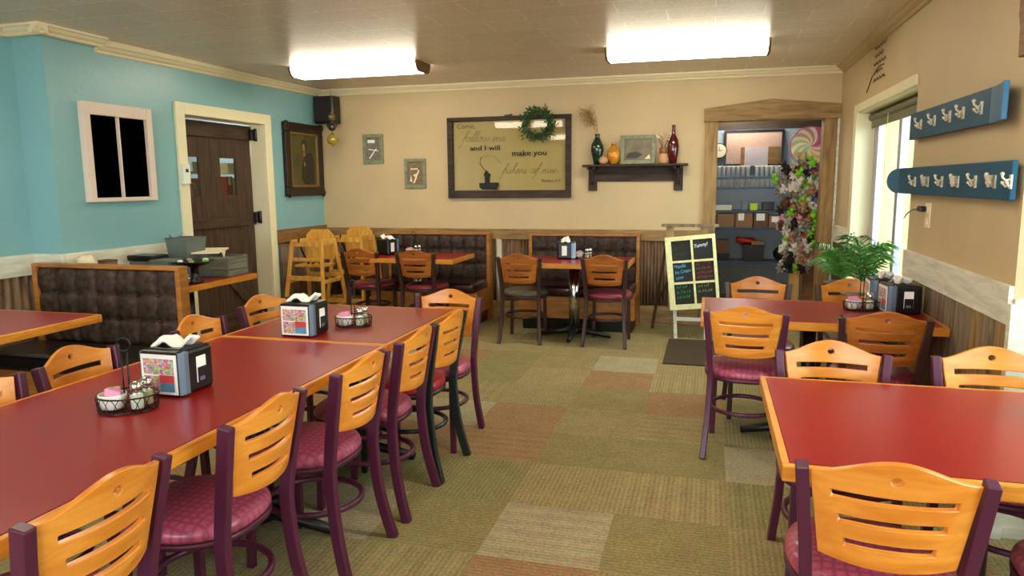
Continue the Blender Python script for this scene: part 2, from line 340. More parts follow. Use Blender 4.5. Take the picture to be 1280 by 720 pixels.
    def build(s, name, m, parent=None, bevel=0, seg=2, loc=None, rot=None, solid=0, sub=0):
        bmesh.ops.recalc_face_normals(s.b, faces=s.b.faces)
        me = bpy.data.meshes.new(name); s.b.to_mesh(me); s.b.free()
        for q in (m if isinstance(m, (list, tuple)) else [m]): me.materials.append(q)
        o = bpy.data.objects.new(name, me); C.objects.link(o)
        if parent: o.parent = parent
        if loc: o.location = loc
        if rot: o.rotation_euler = rot
        if solid: q = o.modifiers.new('solid', 'SOLIDIFY'); q.thickness = solid; q.offset = 0
        if bevel: q = o.modifiers.new('bevel', 'BEVEL'); q.width = bevel; q.segments = seg; q.limit_method = 'ANGLE'; q.angle_limit = 0.9
        if sub: q = o.modifiers.new('sub', 'SUBSURF'); q.levels = sub; q.render_levels = sub
        return o
def tag(o, label=None, cat=None, group=None, kind=None):
    if label: o['label'] = label
    if cat: o['category'] = cat
    if group: o['group'] = group
    if kind: o['kind'] = kind
    return o
def thing(name, label, cat, loc=(0, 0, 0), rz=0, group=None):
    o = bpy.data.objects.new(name, None); C.objects.link(o); o.location = loc; o.rotation_euler = (0, 0, rz); o.empty_display_size = 0.1
    return tag(o, label, cat, group)
def copy_tree(o, parent=None):
    c = o.copy(); C.objects.link(c); c.parent = parent
    for ch in list(o.children): copy_tree(ch, c)
    return c
def dup(o, loc, rz, label, group=None):
    c = copy_tree(o); c.location = loc; c.rotation_euler = (0, 0, rz); c['label'] = label
    if group: c['group'] = group
    return c
def recolor(root, table):
    for o in [root] + list(root.children_recursive):
        if o.type == 'MESH' and o.name.split('.')[0] in table:
            o.material_slots[0].link = 'OBJECT'; o.material_slots[0].material = table[o.name.split('.')[0]]
def struct(name, mb, m, parent=None, **kw):
    o = mb.build(name, m, parent, **kw)
    if not parent: o['kind'] = 'structure'
    return o

# text: converted to a mesh lying in XZ facing -Y (or turned by rot)
def text(name, s_, size, m, parent, loc, rot=(PI / 2, 0, 0), shear=0.0, align='LEFT', sx=1.0, bold=0.0):
    cu = bpy.data.curves.new(name, 'FONT'); cu.body = s_; cu.size = size; cu.shear = shear; cu.align_x = align; cu.extrude = 0.0006; cu.offset = bold; cu.resolution_u = 3
    t = bpy.data.objects.new(name, cu); C.objects.link(t)
    me = bpy.data.meshes.new_from_object(t.evaluated_get(bpy.context.evaluated_depsgraph_get())); bpy.data.objects.remove(t)
    me.materials.clear(); me.materials.append(m)
    o = bpy.data.objects.new(name, me); C.objects.link(o); o.parent = parent; o.location = loc; o.rotation_euler = rot; o.scale = (sx, 1, 1)
    return o
# cursive stroke letters: x-height 1
def arc(cx, cy, rx, ry, a0, a1, n=8):
    return [(cx + rx * math.cos(math.radians(a0 + (a1 - a0) * i / n)), cy + ry * math.sin(math.radians(a0 + (a1 - a0) * i / n))) for i in range(n + 1)]
GL = {
 'f': (0.62, [[(-.1, .1), (.35, .9), (.75, 2.0), (.95, 2.5), (.8, 2.7), (.6, 2.4), (.35, 1.0), (.1, -.6), (-.25, -1.3), (-.5, -1.3)], [(.1, 1.0), (.75, 1.05)]]),
 'o': (0.95, [arc(.45, .5, .35, .5, 90, 450, 12) + [(.95, .9)]]),
 'l': (0.50, [[(0, .1), (.35, .9), (.75, 2.2), (.72, 2.6), (.5, 2.3), (.22, .8), (.2, .15), (.35, 0), (.55, .15)]]),
 'w': (1.25, [[(.05, 1), (.1, .2), (.3, 0), (.5, .3), (.6, 1), (.6, .2), (.8, 0), (1.0, .4), (1.05, 1), (1.25, .85)]]),
 'm': (1.35, [[(0, 0), (.15, 1), (.15, 0)], [(.15, .6), (.4, 1), (.55, .8), (.55, 0)], [(.55, .6), (.8, 1), (.98, .8), (.98, .15), (1.15, 0), (1.3, .2)]]),
 'n': (0.95, [[(0, 0), (.15, 1), (.15, 0)], [(.15, .6), (.4, 1), (.58, .8), (.58, .15), (.75, 0), (.9, .2)]]),
 'e': (0.80, [[(.1, .45), (.6, .65), (.55, .95), (.3, 1), (.1, .6), (.15, .15), (.4, 0), (.75, .25)]]),
 'i': (0.45, [[(.05, .5), (.2, 1), (.15, .15), (.25, 0), (.45, .2)], [(.25, 1.35), (.3, 1.42)]]),
 's': (0.65, [[(0, .1), (.4, 1.05), (.5, .5), (.4, .05), (.15, 0), (.05, .15)]]),
 'h': (0.95, [[(0, .1), (.35, .9), (.85, 2.6), (.7, 2.75), (.5, 2.3), (.15, 0)], [(.2, .6), (.45, 1), (.62, .8), (.58, .15), (.75, 0), (.9, .2)]]),
 'r': (0.65, [[(0, .2), (.2, 1.05), (.25, .85), (.5, .9), (.4, .2), (.6, .1)]]),
 ' ': (0.7, [])}
def script(mb, word, x, z, y, s, r, sx=1.0):
    for ch in word:
        adv, st = GL[ch]
        for line in st: mb.tube([(x + (px * sx + .25 * pz) * s, y, z + pz * s) for px, pz in line], r, 4)
        x += adv * s * 0.95 * sx

# ================================================================ SETTING
XL, XR, YB, ZC = -4.44, 1.20, 7.70, 2.59
YF = -3.2
struct('floor', MB().box(-4.95, 2.0, YF, 10.2, -0.1, 0), M['carpet'])
struct('ceiling', MB().box(-4.95, 2.0, YF, 7.9, ZC, ZC + 0.1), M['ceiling'])
# back wall with the doorway
mb = MB().box(-4.64, 0.02, YB, YB + 0.14, 0, ZC).box(0.02, 1.10, YB, YB + 0.14, 2.10, ZC).box(1.10, 2.0, YB, YB + 0.14, 0, ZC)
struct('wall_back', mb, M['cream'])
mb = MB().box(-4.64, XL, 4.06, 5.37, 0, ZC).box(-4.64, XL, 5.37, 6.57, 2.13, ZC).box(-4.64, XL, 6.57, YB, 0, ZC).box(-4.86, -4.64, 4.06, 4.2, 0, ZC).box(-4.85, -4.70, YF, 4.06, 0, ZC)
struct('wall_left', mb, M['blue'])
mb = MB().box(XR, 1.40, 6.80, YB, 0, ZC).box(XR, 1.40, 4.97, 6.80, 0, 0.62).box(XR, 1.40, 4.97, 6.80, 2.08, ZC).box(XR, 1.40, 3.30, 4.97, 0, ZC).box(1.40, 1.9, 3.30, 3.45, 0, ZC)
mb.box(1.75, 1.9, YF, 0.7, 0, ZC).box(1.75, 1.9, 0.7, 3.0, 0, 0.8).box(1.75, 1.9, 0.7, 3.0, 2.2, ZC).box(1.75, 1.9, 3.0, 3.30, 0, ZC)
struct('wall_right', mb, M['cream'])
mb = MB().box(-4.85, -3.4, YF - .15, YF, 0, ZC).box(-3.4, 1.0, YF - .15, YF, 0, 0.7).box(-3.4, 1.0, YF - .15, YF, 2.2, ZC).box(1.0, 1.9, YF - .15, YF, 0, ZC)
struct('wall_front', mb, M['cream'])
for nm, (a, b_, ax) in {'added_window': ((-3.4, 1.0, 'X')[0:3])}.items():  # unseen window behind the viewer, added to let daylight onto the foreground
    fr = struct(nm, MB().box(-3.4, 1.0, YF - .1, YF - .04, 0.7, 0.76).box(-3.4, 1.0, YF - .1, YF - .04, 2.14, 2.2).box(-3.4, -3.34, YF - .1, YF - .04, .76, 2.14).box(.94, 1.0, YF - .1, YF - .04, .76, 2.14).box(-1.25, -1.15, YF - .1, YF - .04, .76, 2.14), M['white'])
fr = struct('window_3', MB().box(1.78, 1.84, 0.7, 3.0, .8, .86).box(1.78, 1.84, .7, 3.0, 2.14, 2.2).box(1.78, 1.84, .7, .76, .86, 2.14).box(1.78, 1.84, 2.94, 3.0, .86, 2.14).box(1.78, 1.84, 1.82, 1.88, .86, 2.14), M['white'])
struct('pane', MB().box(1.805, 1.811, .76, 2.94, .86, 2.14), M['pane'], fr)

# crown mouldings: profile (out, z below ceiling)
def crown_prof(k=1.0): return [(0, 0), (.075 * k, 0), (.075 * k, -.014 * k), (.058 * k, -.022 * k), (.046 * k, -.038 * k), (.022 * k, -.052 * k), (.022 * k, -.062 * k), (.012 * k, -.07 * k), (0, -.07 * k)]
mb = MB().prism([(YB - o, ZC + z) for o, z in crown_prof()], XL, XR, 'X'); struct('trim_1', mb, M['crown'])
mb = MB().prism([(XL + o, ZC + z) for o, z in crown_prof()], 4.50, YB, 'Y').box(XL, XL + .05, 4.50, YB, ZC - .03, ZC)
for v_ in mb.b.verts:
    if v_.co.z < ZC - .0: v_.co.z -= .034 * max(0, (YB - v_.co.y) / 3.2)
struct('trim_2', mb, M['crown'])
mb = MB().prism([(XL + .05 + o, ZC + z) for o, z in crown_prof(.95)], 3.935, 4.52, 'Y').box(XL, XL + .05, 3.96, 4.52, ZC - .06, ZC)
mb.prism([(4.06 - .05 - o, ZC + z) for o, z in crown_prof(.95)], -4.70, XL + .12, 'X').box(-4.70, XL + .05, 4.01, 4.06, ZC - .06, ZC)
mb.prism([(-4.70 + o, ZC + z) for o, z in crown_prof(.95)], YF, 4.06, 'Y'); struct('trim_3', mb, M['crown'])
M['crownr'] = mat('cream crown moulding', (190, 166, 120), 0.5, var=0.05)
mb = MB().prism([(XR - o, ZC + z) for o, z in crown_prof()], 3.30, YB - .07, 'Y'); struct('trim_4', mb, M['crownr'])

# wainscot: corrugated sheets
def corrug(mb, p0, p1, z0, z1, nrm, pitch=.035, amp=.008):
    p0, p1, nrm = Vector((*p0, 0)), Vector((*p1, 0)), Vector((*nrm, 0)); L = (p1 - p0).length; n = int(L / pitch * 6)
    prev = None
    for i in range(n + 1):
        q = p0.lerp(p1, i / n) + nrm * (.012 + amp * math.sin(i / 6 * 2 * PI))
        cur = (mb.b.verts.new((q.x, q.y, z0)), mb.b.verts.new((q.x, q.y, z1)))
        if prev: f = mb.b.faces.new((prev[0], cur[0], cur[1], prev[1])); f.smooth = True
        prev = cur
    return mb
struct('trim_5', corrug(MB(), (XL, YB), (0.0 - .08, YB), .17, .90, (0, -1)), M['rust'], solid=.002)
struct('trim_6', MB().box(XL + .03, -.08, YB - .03, YB, .885, 1.0).box(XL + .02, -.08, YB - .022, YB, .0, .19), M['barnh'], bevel=.003)
mb = corrug(MB(), (-2.30, YB - .012), (-2.22, YB - .012), .18, .89, (0, -1), pitch=.08, amp=.01)
corrug(mb, (-.40, YB - .012), (-.22, YB - .012), .18, .89, (0, -1), pitch=.07, amp=.01)
struct('trim_7', mb, M['galv'], solid=.002)
struct('trim_8', corrug(MB(), (XL, 6.72), (XL, YB), .0, .92, (1, 0)), M['rust'], solid=.002)
struct('trim_9', MB().box(XL, XL + .03, 6.68, YB, .89, 1.03), M['railwood'], bevel=.003)
struct('trim_10', MB().box(XL, XL + .025, 4.06, 5.28, .86, 1.03).box(-4.70, XL + .02, 4.035, 4.06, .88, 1.03).box(-4.70, -4.675, YF, 4.035, .88, 1.03), M['whitewash'], bevel=.003)
struct('trim_11', corrug(MB(), (-4.70, YF), (-4.70, 4.04), .0, .89, (1, 0), pitch=.07, amp=.012), M['rust'], solid=.002)
# right wall wainscot: whitewashed rail over vertical boards
struct('trim_12', MB().box(XR - .02, XR, 3.30, 4.97, .91, 1.07).box(XR - .02, XR, 6.92, YB, .91, 1.07), M['whitewash'], bevel=.002)
mb = MB(); y = 3.30; 
while y < 4.96:
    wdt = random.choice((.07, .09, .11, .13)); mb.box(XR - random.uniform(.008, .018), XR, y + .002, min(y + wdt, 4.97) - .002, .0, .91, mi=random.choice((0, 0, 1, 2))); y += wdt
struct('trim_13', mb, [M['graywood'], M['darkwood'], M['barn']])
struct('trim_14', MB().box(XR, 1.75, 3.28, 3.30, 0, 1.02).box(XR - .02, XR + .02, 3.262, 3.30, 0, 1.0), M['whitewash'], bevel=.002)
mb = MB(); mb.box(XR - .012, XR, 4.97, YB, .0, .62); mb.box(XR - .012, XR, 6.92, YB, .6, .91); struct('trim_15', mb, M['darkwood'])
struct('baseboard_back', MB().box(1.19, 1.2, 3.3, 7.7, 0, .09), M['barnh'])

# ---- doorway casing (back wall, right)
d2 = struct('door_2', MB().prism([(-.08, 2.10), (1.195, 2.10), (1.195, 2.235), (.56, 2.30), (-.08, 2.225)], YB - .06, YB + .0), M['barnh'], bevel=.004)
struct('left_post', MB().box(-.065, .06, YB - .045, YB + .14, 0, 2.12), M['barn'], d2, bevel=.004)
struct('right_post', MB().box(1.05, 1.165, YB - .045, YB + .14, 0, 2.12), M['barn'], d2, bevel=.004)
struct('edge_strip', MB().box(1.17, 1.195, YB - .03, YB, 0, 2.1), M['whitewash'], d2)
struct('lower_lintel_strip', MB().box(-.08, 1.195, YB - .072, YB - .06, 2.10, 2.145), M['barnh'], d2)

# ---- plank door (left wall)
dr = struct('door_1', MB().box(XL, XL + .025, 5.28, 5.39, 0, 2.22).box(XL, XL + .025, 6.56, 6.67, 0, 2.22).box(XL, XL + .025, 5.39, 6.56, 2.12, 2.22).box(-4.62, XL, 5.37, 5.385, 0, 2.13).box(-4.62, XL, 6.56, 6.572, 0, 2.13).box(-4.62, XL, 5.385, 6.56, 2.118, 2.13), M['white'], bevel=.003)
wins = [(5.47, 5.76), (6.06, 6.30)]; mb = MB(); ys = [5.39, 5.52, 5.76, 5.92, 6.06, 6.30, 6.43, 6.55]
for a, b_ in zip(ys, ys[1:]):
    hole = any(a >= w0 - .06 and b_ <= w1 + .001 for w0, w1 in wins) and (b_ - a) > .2
    if hole: mb.box(-4.63, -4.60, a + .002, b_ - .002, .02, 1.41).box(-4.63, -4.60, a + .002, b_ - .002, 1.77, 2.10)
    else: mb.box(-4.63, -4.60, a + .002, b_ - .002, .02, 2.10)
dl = struct('door_panel', mb, M['darkwood'], dr, bevel=.003)
struct('door_rail', MB().box(-4.60, -4.575, 5.39, 6.55, 1.96, 2.10), M['darkwoodh'], dl, bevel=.003)
struct('door_rail', MB().box(-4.60, -4.575, 5.39, 6.55, 1.10, 1.20), M['darkwoodh'], dl, bevel=.003)
struct('door_rail', MB().box(-4.60, -4.575, 5.39, 6.55, .10, .24), M['darkwoodh'], dl, bevel=.003)
mb = MB(); mb.prism([(5.42, 1.10), (5.56, 1.10), (6.52, .24), (6.38, .24)], -4.60, -4.577, 'X'); struct('door_brace', mb, M['darkwood'], dl, bevel=.003)
for a, b_ in ((5.52, 5.76), (6.06, 6.30)):
    struct('door_pane', MB().box(-4.618, -4.612, a, b_, 1.41, 1.77), M['pane'], dl)
for z in (1.98, 1.14, .2):
    struct('hinge', MB().box(-4.575, -4.54, 6.50, 6.57, z - .02, z + .09).cyl((-4.53, 6.56, z - .03), (-4.53, 6.56, z + .10), .018, seg=10), M['black'], dr, bevel=.004)
# pantry behind the door panes
struct('wall_pantry', MB().box(-6.4, -6.3, 5.0, 7.4, 0, ZC).box(-6.3, -4.86, 4.9, 5.0, 0, ZC).box(-6.3, -4.64, 7.3, 7.4, 0, ZC).box(-6.4, -4.64, 4.9, 7.4, ZC, ZC + .1).box(-6.4, -4.95, 4.9, 7.4, -.1, 0), M['backroom'])
ps = thing('pantry_shelf', 'pale shelf rack seen through the panes of the plank door', 'shelf', (-4.87, 6.3, 0))
MB().box(-.16, .16, -.95, .95, 1.385, 1.405).build('shelf_board', M['white'], ps); MB().box(-.16, .16, -.95, .95, 1.62, 1.64).build('shelf_board', M['white'], ps)
MB().box(-.16, .16, -.95, .95, 1.86, 1.88).build('shelf_board', M['white'], ps)
MB().box(-.16, -.13, -.95, -.92, 0, 2.0).box(.13, .16, -.95, -.92, 0, 2.0).box(-.16, -.13, .92, .95, 0, 2.0).box(.13, .16, .92, .95, 0, 2.0).build('post', M['white'], ps)
pcols = [((176, 40, 34), 'red'), ((236, 232, 220), 'white'), ((200, 150, 60), 'tan'), ((60, 90, 120), 'blue'), ((220, 160, 150), 'pale pink')]
def carton(name, c, mtl, label, size, loc, rz=0, group=None, cat='box'):
    t = thing(name, label, cat, loc, rz, group); a, b_, h_ = size
    MB().box(-a / 2, a / 2, -b_ / 2, b_ / 2, 0, h_).build('carton', mtl, t, bevel=.003)
    MB().box(-a / 2 - .001, a / 2 + .001, -.02, .02, h_ * .55, h_ + .001).build('tape', M['papercream'], t)
    return t
pm = {n: mat('pantry box ' + n, c, .5, var=.1) for c, n in pcols}
for i, (y, n, hh) in enumerate(((5.76, 'white', .16), (5.88, 'pale pink', .13), (6.00, 'red', .17), (6.40, 'red', .19), (6.51, 'white', .17), (6.62, 'tan', .18), (6.76, 'blue', .16))):
    carton('pantry_box', n, pm[n], ['white carton low on the pantry shelf, leftmost behind left door pane', 'pale pink carton on the pantry shelf behind left door pane', 'red carton on the pantry shelf at right of the left door pane', 'red carton on the pantry shelf behind the right door pane, left one',
        'white carton in the middle behind the right door pane', 'tan carton at the right behind the right door pane', 'blue carton at the far right of the pantry shelf'][i], (.16, .095, hh), (-4.84, y, 1.405), group='cartons on the pantry shelf')
for i, y in enumerate((5.92, 6.44, 6.62)):
    t = thing('paper_stack', ['stack of white paper on upper pantry shelf behind left door pane', 'stack of cream paper on upper pantry shelf behind right door pane', 'stack of cream paper at far end of upper pantry shelf'][i], 'paper stack', (-4.86, y, 1.64))
    MB().box(-.12, .12, -.08, .08, 0, .09).build('sheets', M['paper' if i == 0 else 'papercream'], t, bevel=.004)
def ceiling_lamp_small(loc, label, en):
    t = thing('unseen_dome_light', label, 'ceiling light', loc)
    MB().lathe([(.14, 0), (.14, -.02), (.13, -.03)]).build('rim', M['white'], t)
    MB().lathe([(.125, -.02), (.11, -.06), (.07, -.085), (.02, -.095)]).build('dome', mat('lit dome', (255, 250, 240), .4, emis=(1, .95, .88), estr=en), t)
ceiling_lamp_small((-5.3, 6.2, ZC), 'added dome light on the pantry ceiling, lighting the shelf behind the plank door', 170)  # unseen lamp, added so the pantry shelf shows bright through the panes

# ---- black-paned sash on the left wall
wn1 = struct('window_1', MB().box(XL, XL + .05, 4.30, 4.36, 1.39, 2.12).box(XL, XL + .05, 4.91, 4.97, 1.39, 2.12).box(XL, XL + .05, 4.36, 4.91, 2.03, 2.12).box(XL, XL + .05, 4.36, 4.91, 1.39, 1.42), M['pinkwhite'], bevel=.003)
struct('window_mullion', MB().box(XL, XL + .045, 4.620, 4.632, 1.42, 2.03), M['pinkwhite'], wn1)
for a, b_ in ((4.36, 4.620), (4.632, 4.91)): struct('window_pane', MB().box(XL, XL + .02, a, b_, 1.42, 2.03), M['blackglass'], wn1)
# ---- right window
wn2 = struct('window_2', MB().box(XR - .02, XR, 6.80, 6.90, .62, 2.135).box(XR - .02, XR, 4.97, 6.80, 2.07, 2.135).box(XR - .02, 1.40, 6.78, 6.80, .62, 2.08).box(XR, 1.40, 4.97, 6.80, 2.06, 2.08).box(XR - .06, 1.40, 4.97, 6.90, .60, .63), M['white'], bevel=.003)
mb = MB()
for a, b_, c_, d_ in ((6.72, 6.78, .63, 2.06), (5.88, 5.96, .63, 2.06), (4.98, 5.04, .63, 2.06), (5.04, 6.72, .63, .70), (5.04, 6.72, 1.98, 2.06), (6.64, 6.72, .7, 1.98)): mb.box(1.33, 1.38, a, b_, c_, d_)
struct('sash_frame', mb, M['alu'], wn2, bevel=.003)
struct('glass_pane', MB().box(1.352, 1.358, 5.04, 6.72, .70, 1.98), M['pane'], wn2)
struct('roller_shade', MB().cyl((1.30, 4.99, 2.02), (1.30, 6.76, 2.02), .03, seg=12).box(1.295, 1.30, 5.0, 6.75, 1.93, 2.02), M['shade'], wn2)
struct('shade_cord', MB().tube([(1.27, 6.05, 2.0), (1.27, 6.05, 1.5)], .003, 5), M['white'], wn2)
# outdoors
nb = thing('neighbouring_building', 'pale green stucco wall outside the right window', 'building', (6.2, 9.0, -.2))
MB().box(0, 3, -3, 8, 0, 3.2).build('stucco_wall', M['outside'], nb); MB().box(-.3, 3.2, -3.2, 8.2, 3.2, 3.35).build('roof_edge', M['white'], nb)
MB().box(-.03, 0, 1.2, 2.3, 1.1, 2.2).build('window_frame', M['white'], nb)
struct('ground', MB().box(1.95, 12, -6, 18, -.25, -.15).box(-8, 12, -12, -3.4, -.25, -.15), mat('concrete ground', (176, 172, 160), .9, var=.1, nscale=1))
# ---- back room
struct('wall_far', MB().box(-1.2, 2.6, 10.0, 10.1, 0, ZC), M['backroom'])
struct('wall_far_left', MB().box(-1.3, -1.2, YB + .14, 10.1, 0, ZC), M['backroom'])
struct('wall_far_right', MB().box(1.75, 1.85, YB + .14, 10.1, 0, ZC), M['bluegreen'])
struct('ceiling_far', MB().box(-1.3, 2.6, YB + .14, 10.1, ZC - .05, ZC + .1), M['bluegreen'])
struct('trim_16', MB().prism([(-1.2, 2.12), (1.75, 2.12), (1.75, 2.20), (.5, 2.29), (-1.2, 2.16)], 9.2, 9.3), M['darkwoodh'])

# ================================================================ CEILING LIGHTS
def fixture():
    t = thing('ceiling_light', 'x', 'ceiling light', group='fluorescent ceiling lights')
    prof = [(-.15, 0), (.15, 0), (.15, -.03), (.125, -.075), (.09, -.092), (-.09, -.092), (-.125, -.075), (-.15, -.03)]
    MB().prism(prof, -.62, .62, 'X').build('diffuser', M['lens'], t)
    p2 = [(y * 1.05, z * 1.06) for y, z in prof]
    for a, b_ in ((-.64, -.62), (.62, .64)): MB().prism(p2, a, b_, 'X').build('end_cap', M['endcap'], t)
    MB().box(-.66, .66, -.16, .16, -.006, 0).build('mounting_plate', M['white'], t)
    return t
L0 = fixture(); L0.location = (-3.15, 6.2, ZC); L0['label'] = 'lit fluorescent ceiling light nearer the blue wall, above the back tables'
dup(L0, (-.22, 6.17, ZC), 0, 'lit fluorescent ceiling light nearer the right window, above the back tables')
for x, y, l in ((-3.15, 2.6, 'fluorescent ceiling light over the long left table'), (-.22, 2.5, 'fluorescent ceiling light over the front right table'), (-3.15, -1.2, 'fluorescent ceiling light behind the viewer on the left'), (-.22, -1.2, 'fluorescent ceiling light behind the viewer on the right')):
    dup(L0, (x, y, ZC), 0, l)
ceiling_lamp_small((.3, 8.75, ZC - .05), 'round dome light on the back room ceiling nearer the doorway', 60)
ceiling_lamp_small((.35, 9.62, ZC - .05), 'added second dome light on the back room ceiling, brightening the shelving', 45)  # second unseen lamp, added to raise the light on the shelving

# ================================================================ CHAIRS
def back_panel():
    mb = MB(); W1, W0 = .180, .148; zb, zc, za = .575, .815, .862
    def pt(u, z):          # u in -1..1
        k = (z - zb) / (zc - zb); hw = W0 + (W1 - W0) * min(1.1, k)
        y = -.198 - (z - .45) * .155 - .040 * (1 - u * u)
        return Vector((u * hw, y, z))
    def top(u): return zc + (za - zc) * (0.5 + 0.5 * math.cos(PI * min(1, abs(u) * 1.02))) ** 0.9
    NU = 26; us = [-1 + 2 * i / NU for i in range(NU + 1)]
    slots = [(.762, .76), (.700, .70), (.637, .64)]; sh = .0098
    rows = [zb, zb + .02]
    for z, _ in reversed(slots): rows += [z - sh, z + sh]
    # last row = .7705 ; above, 6 rows to top
    def rowz(j, u):
        if j < len(rows):
            return rows[j] + (0.0 if j > 0 else 0.012 * (u * u))
        a = rows[-1]; return a + (top(u) - a) * (j - len(rows) + 1) / 6
    NJ = len(rows) + 6; V = {}
    def gv(i, j):
        if (i, j) not in V: V[(i, j)] = mb.b.verts.new(pt(us[i], rowz(j, us[i])))
        return V[(i, j)]
    slot_rows = {2 + 2 * n: slots[2 - n][1] for n in range(3)}
    r0 = len(rows) - 1; c0 = NU // 2
    for j in range(NJ - 1):
        for i in range(NU):
            uc = (us[i] + us[i + 1]) / 2
            if j in slot_rows and abs(uc) < slot_rows[j]: continue
            if r0 + 1 <= j < r0 + 5 and c0 - 2 <= i < c0 + 2: continue
            mb.b.faces.new((gv(i, j), gv(i + 1, j), gv(i + 1, j + 1), gv(i, j + 1)))
    # round hole patch
    bd = [(c0 - 2 + k, r0 + 1) for k in range(4)] + [(c0 + 2, r0 + 1 + k) for k in range(4)] + [(c0 + 2 - k, r0 + 5) for k in range(4)] + [(c0 - 2, r0 + 5 - k) for k in range(4)]
    cz = (rowz(r0 + 1, 0) + rowz(r0 + 5, 0)) / 2; ring = []
    for k in range(16):
        a = math.radians(225 + 22.5 * k); ring.append(mb.b.verts.new(pt(.0125 * math.cos(a) / W1, cz + .0105 * math.sin(a))))
    for k in range(16):
        n = (k + 1) % 16; mb.b.faces.new((gv(*bd[k]), gv(*bd[n]), ring[n], ring[k]))
    for f in mb.b.faces: f.smooth = False
    return mb
def smooth(p, n=3):
    p = [Vector(q) for q in p]; out = []
    for i in range(len(p) - 1):
        a, b_, c_, d_ = p[max(0, i - 1)], p[i], p[i + 1], p[min(len(p) - 1, i + 2)]
        for k in range(n):
            t = k / n; out.append(.5 * ((2 * b_) + (c_ - a) * t + (2 * a - 5 * b_ + 4 * c_ - d_) * t * t + (3 * b_ - a - 3 * c_ + d_) * t ** 3))
    return out + [p[-1]]
def make_chair():
    t = thing('dining_chair', 'x', 'chair')
    back_panel().build('backrest', M['chairwood'], t, solid=.017, bevel=.0025, seg=1)
    for s in (-1, 1):
        p = [(s * .198, -.265, 0), (s * .190, -.238, .10), (s * .181, -.214, .22), (s * .176, -.200, .36), (s * .174, -.198, .46), (s * .180, -.213, .58), (s * .192, -.238, .72), (s * .2005, -.256, .822)]
        p = smooth(p); MB().rect_sweep(p, .031, .042).build('post', M['purple'], t, bevel=.004)
        MB().rect_sweep([(s * .172, .175, .0), (s * .165, .165, .42)], .030, .030).build('leg', M['purple'], t, bevel=.004)
    # seat
    def ring(mb, k, z, n=40):
        vs = []
        for i in range(n):
            a = 2 * PI * i / n; ca, sa = math.cos(a), math.sin(a); e = 2 / 2.7
            x = .215 * k * abs(ca) ** e * (1 if ca > 0 else -1); y = .215 * k * abs(sa) ** e * (1 if sa > 0 else -1)
            if y < 0: x *= 1 - .12 * (-y / .215)
            vs.append(mb.b.verts.new((x, y + .018, z)))
        return vs
    def stack(levels):
        mb = MB(); rs = [ring(mb, k, z) for k, z in levels]
        for A, B in zip(rs, rs[1:]):
            for i in range(40): f = mb.b.faces.new((A[i], A[(i + 1) % 40], B[(i + 1) % 40], B[i])); f.smooth = True
        mb.b.faces.new(rs[0]); f = mb.b.faces.new(rs[-1]); f.smooth = True
        return mb
    stack([(.97, .438), (1.0, .45), (1.0, .462), (.97, .477), (.90, .488), (.75, .494), (.4, .497)]).build('seat', M['seat'], t)
    stack([(.95, .415), (1.0, .418), (1.01, .438), (.97, .4385)]).build('seat_frame', M['purple'], t)
    # ring stretcher
    pts = [(.178 * math.cos(a), .19 * math.sin(a) - .018, .245) for a in [2 * PI * i / 28 for i in range(28)]]
    MB().tube(pts, .0125, 8, closed=True).build('ring_stretcher', M['purple'], t)
    return t
chair0 = make_chair(); used = [False]
# local: sitter faces +Y, backrest top at y=-.256
def chair(x, y, rz, label, group, rec=None):
    # x, y = position of the middle of the backrest top on the floor plan
    off = Vector((0, .256)); ca, sa = math.cos(rz), math.sin(rz)
    loc = (x + ca * off.x - sa * off.y, y + sa * off.x + ca * off.y, 0)
    if not used[0]: c = chair0; used[0] = True; c.location = loc; c.rotation_euler = (0, 0, rz); c['label'] = label; c['group'] = group
    else: c = dup(chair0, loc, rz, label, group)
    if rec: recolor(c, rec)
    return c
gl = 'chairs along the right side of the long table'
r90 = PI / 2
chair(-1.325, 1.25, r90 + .03, 'plum framed chair cut off at lower left corner, nearest on aisle side of long table', gl)
chair(-1.31, 1.87, r90 + .02, 'plum framed chair on aisle side of long table, second from the front, opposite wire basket', gl)
chair(-1.28, 2.455, r90 - .01, 'plum framed chair on aisle side of long table, third from the front', gl)
chair(-1.280, 2.99, r90 + .02, 'plum framed chair beside the table seam, just in front of the black framed chair', gl)
bl = {'post': M['blackframe'], 'leg': M['blackframe'], 'seat_frame': M['blackframe'], 'ring_stretcher': M['blackframe'], 'seat': M['redvinyl']}
chair(-1.275, 3.42, r90 - .02, 'chair with black metal frame and plain bright red seat', gl, bl)
chair(-1.52, 4.06, PI, 'plum framed chair at the far head of the long table', 'chairs at the long table')
gw_ = 'chairs along the window side of the long table'
chair(-2.46, 1.80, -r90 - .06, 'chair across the long table cut off by the left edge, front of its side', 'chairs along the wall side of the long table')
chair(-2.46, 2.27, -r90 + .1, 'chair across the long table beside the near black napkin dispenser', 'chairs along the wall side of the long table')
chair(-2.45, 2.98, -r90 + .1, 'chair across the long table seen just behind the near napkin dispenser', 'chairs along the wall side of the long table')
chair(-2.52, 3.64, -r90 - .12, 'chair across the long table seen behind the far napkin dispenser', 'chairs along the wall side of the long table')
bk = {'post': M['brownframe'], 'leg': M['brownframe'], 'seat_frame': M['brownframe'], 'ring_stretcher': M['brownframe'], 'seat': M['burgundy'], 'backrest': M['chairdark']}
bk2 = dict(bk); bk2['seat'] = M['greyvinyl']
gk = 'chairs at the back wall booths'
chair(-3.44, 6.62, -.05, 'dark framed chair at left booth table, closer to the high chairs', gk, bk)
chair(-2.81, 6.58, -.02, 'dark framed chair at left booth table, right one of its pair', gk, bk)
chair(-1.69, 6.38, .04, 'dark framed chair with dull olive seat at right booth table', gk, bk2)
chair(-.90, 6.40, -.03, 'dark framed chair with burgundy seat nearest the chalkboard', gk, bk)
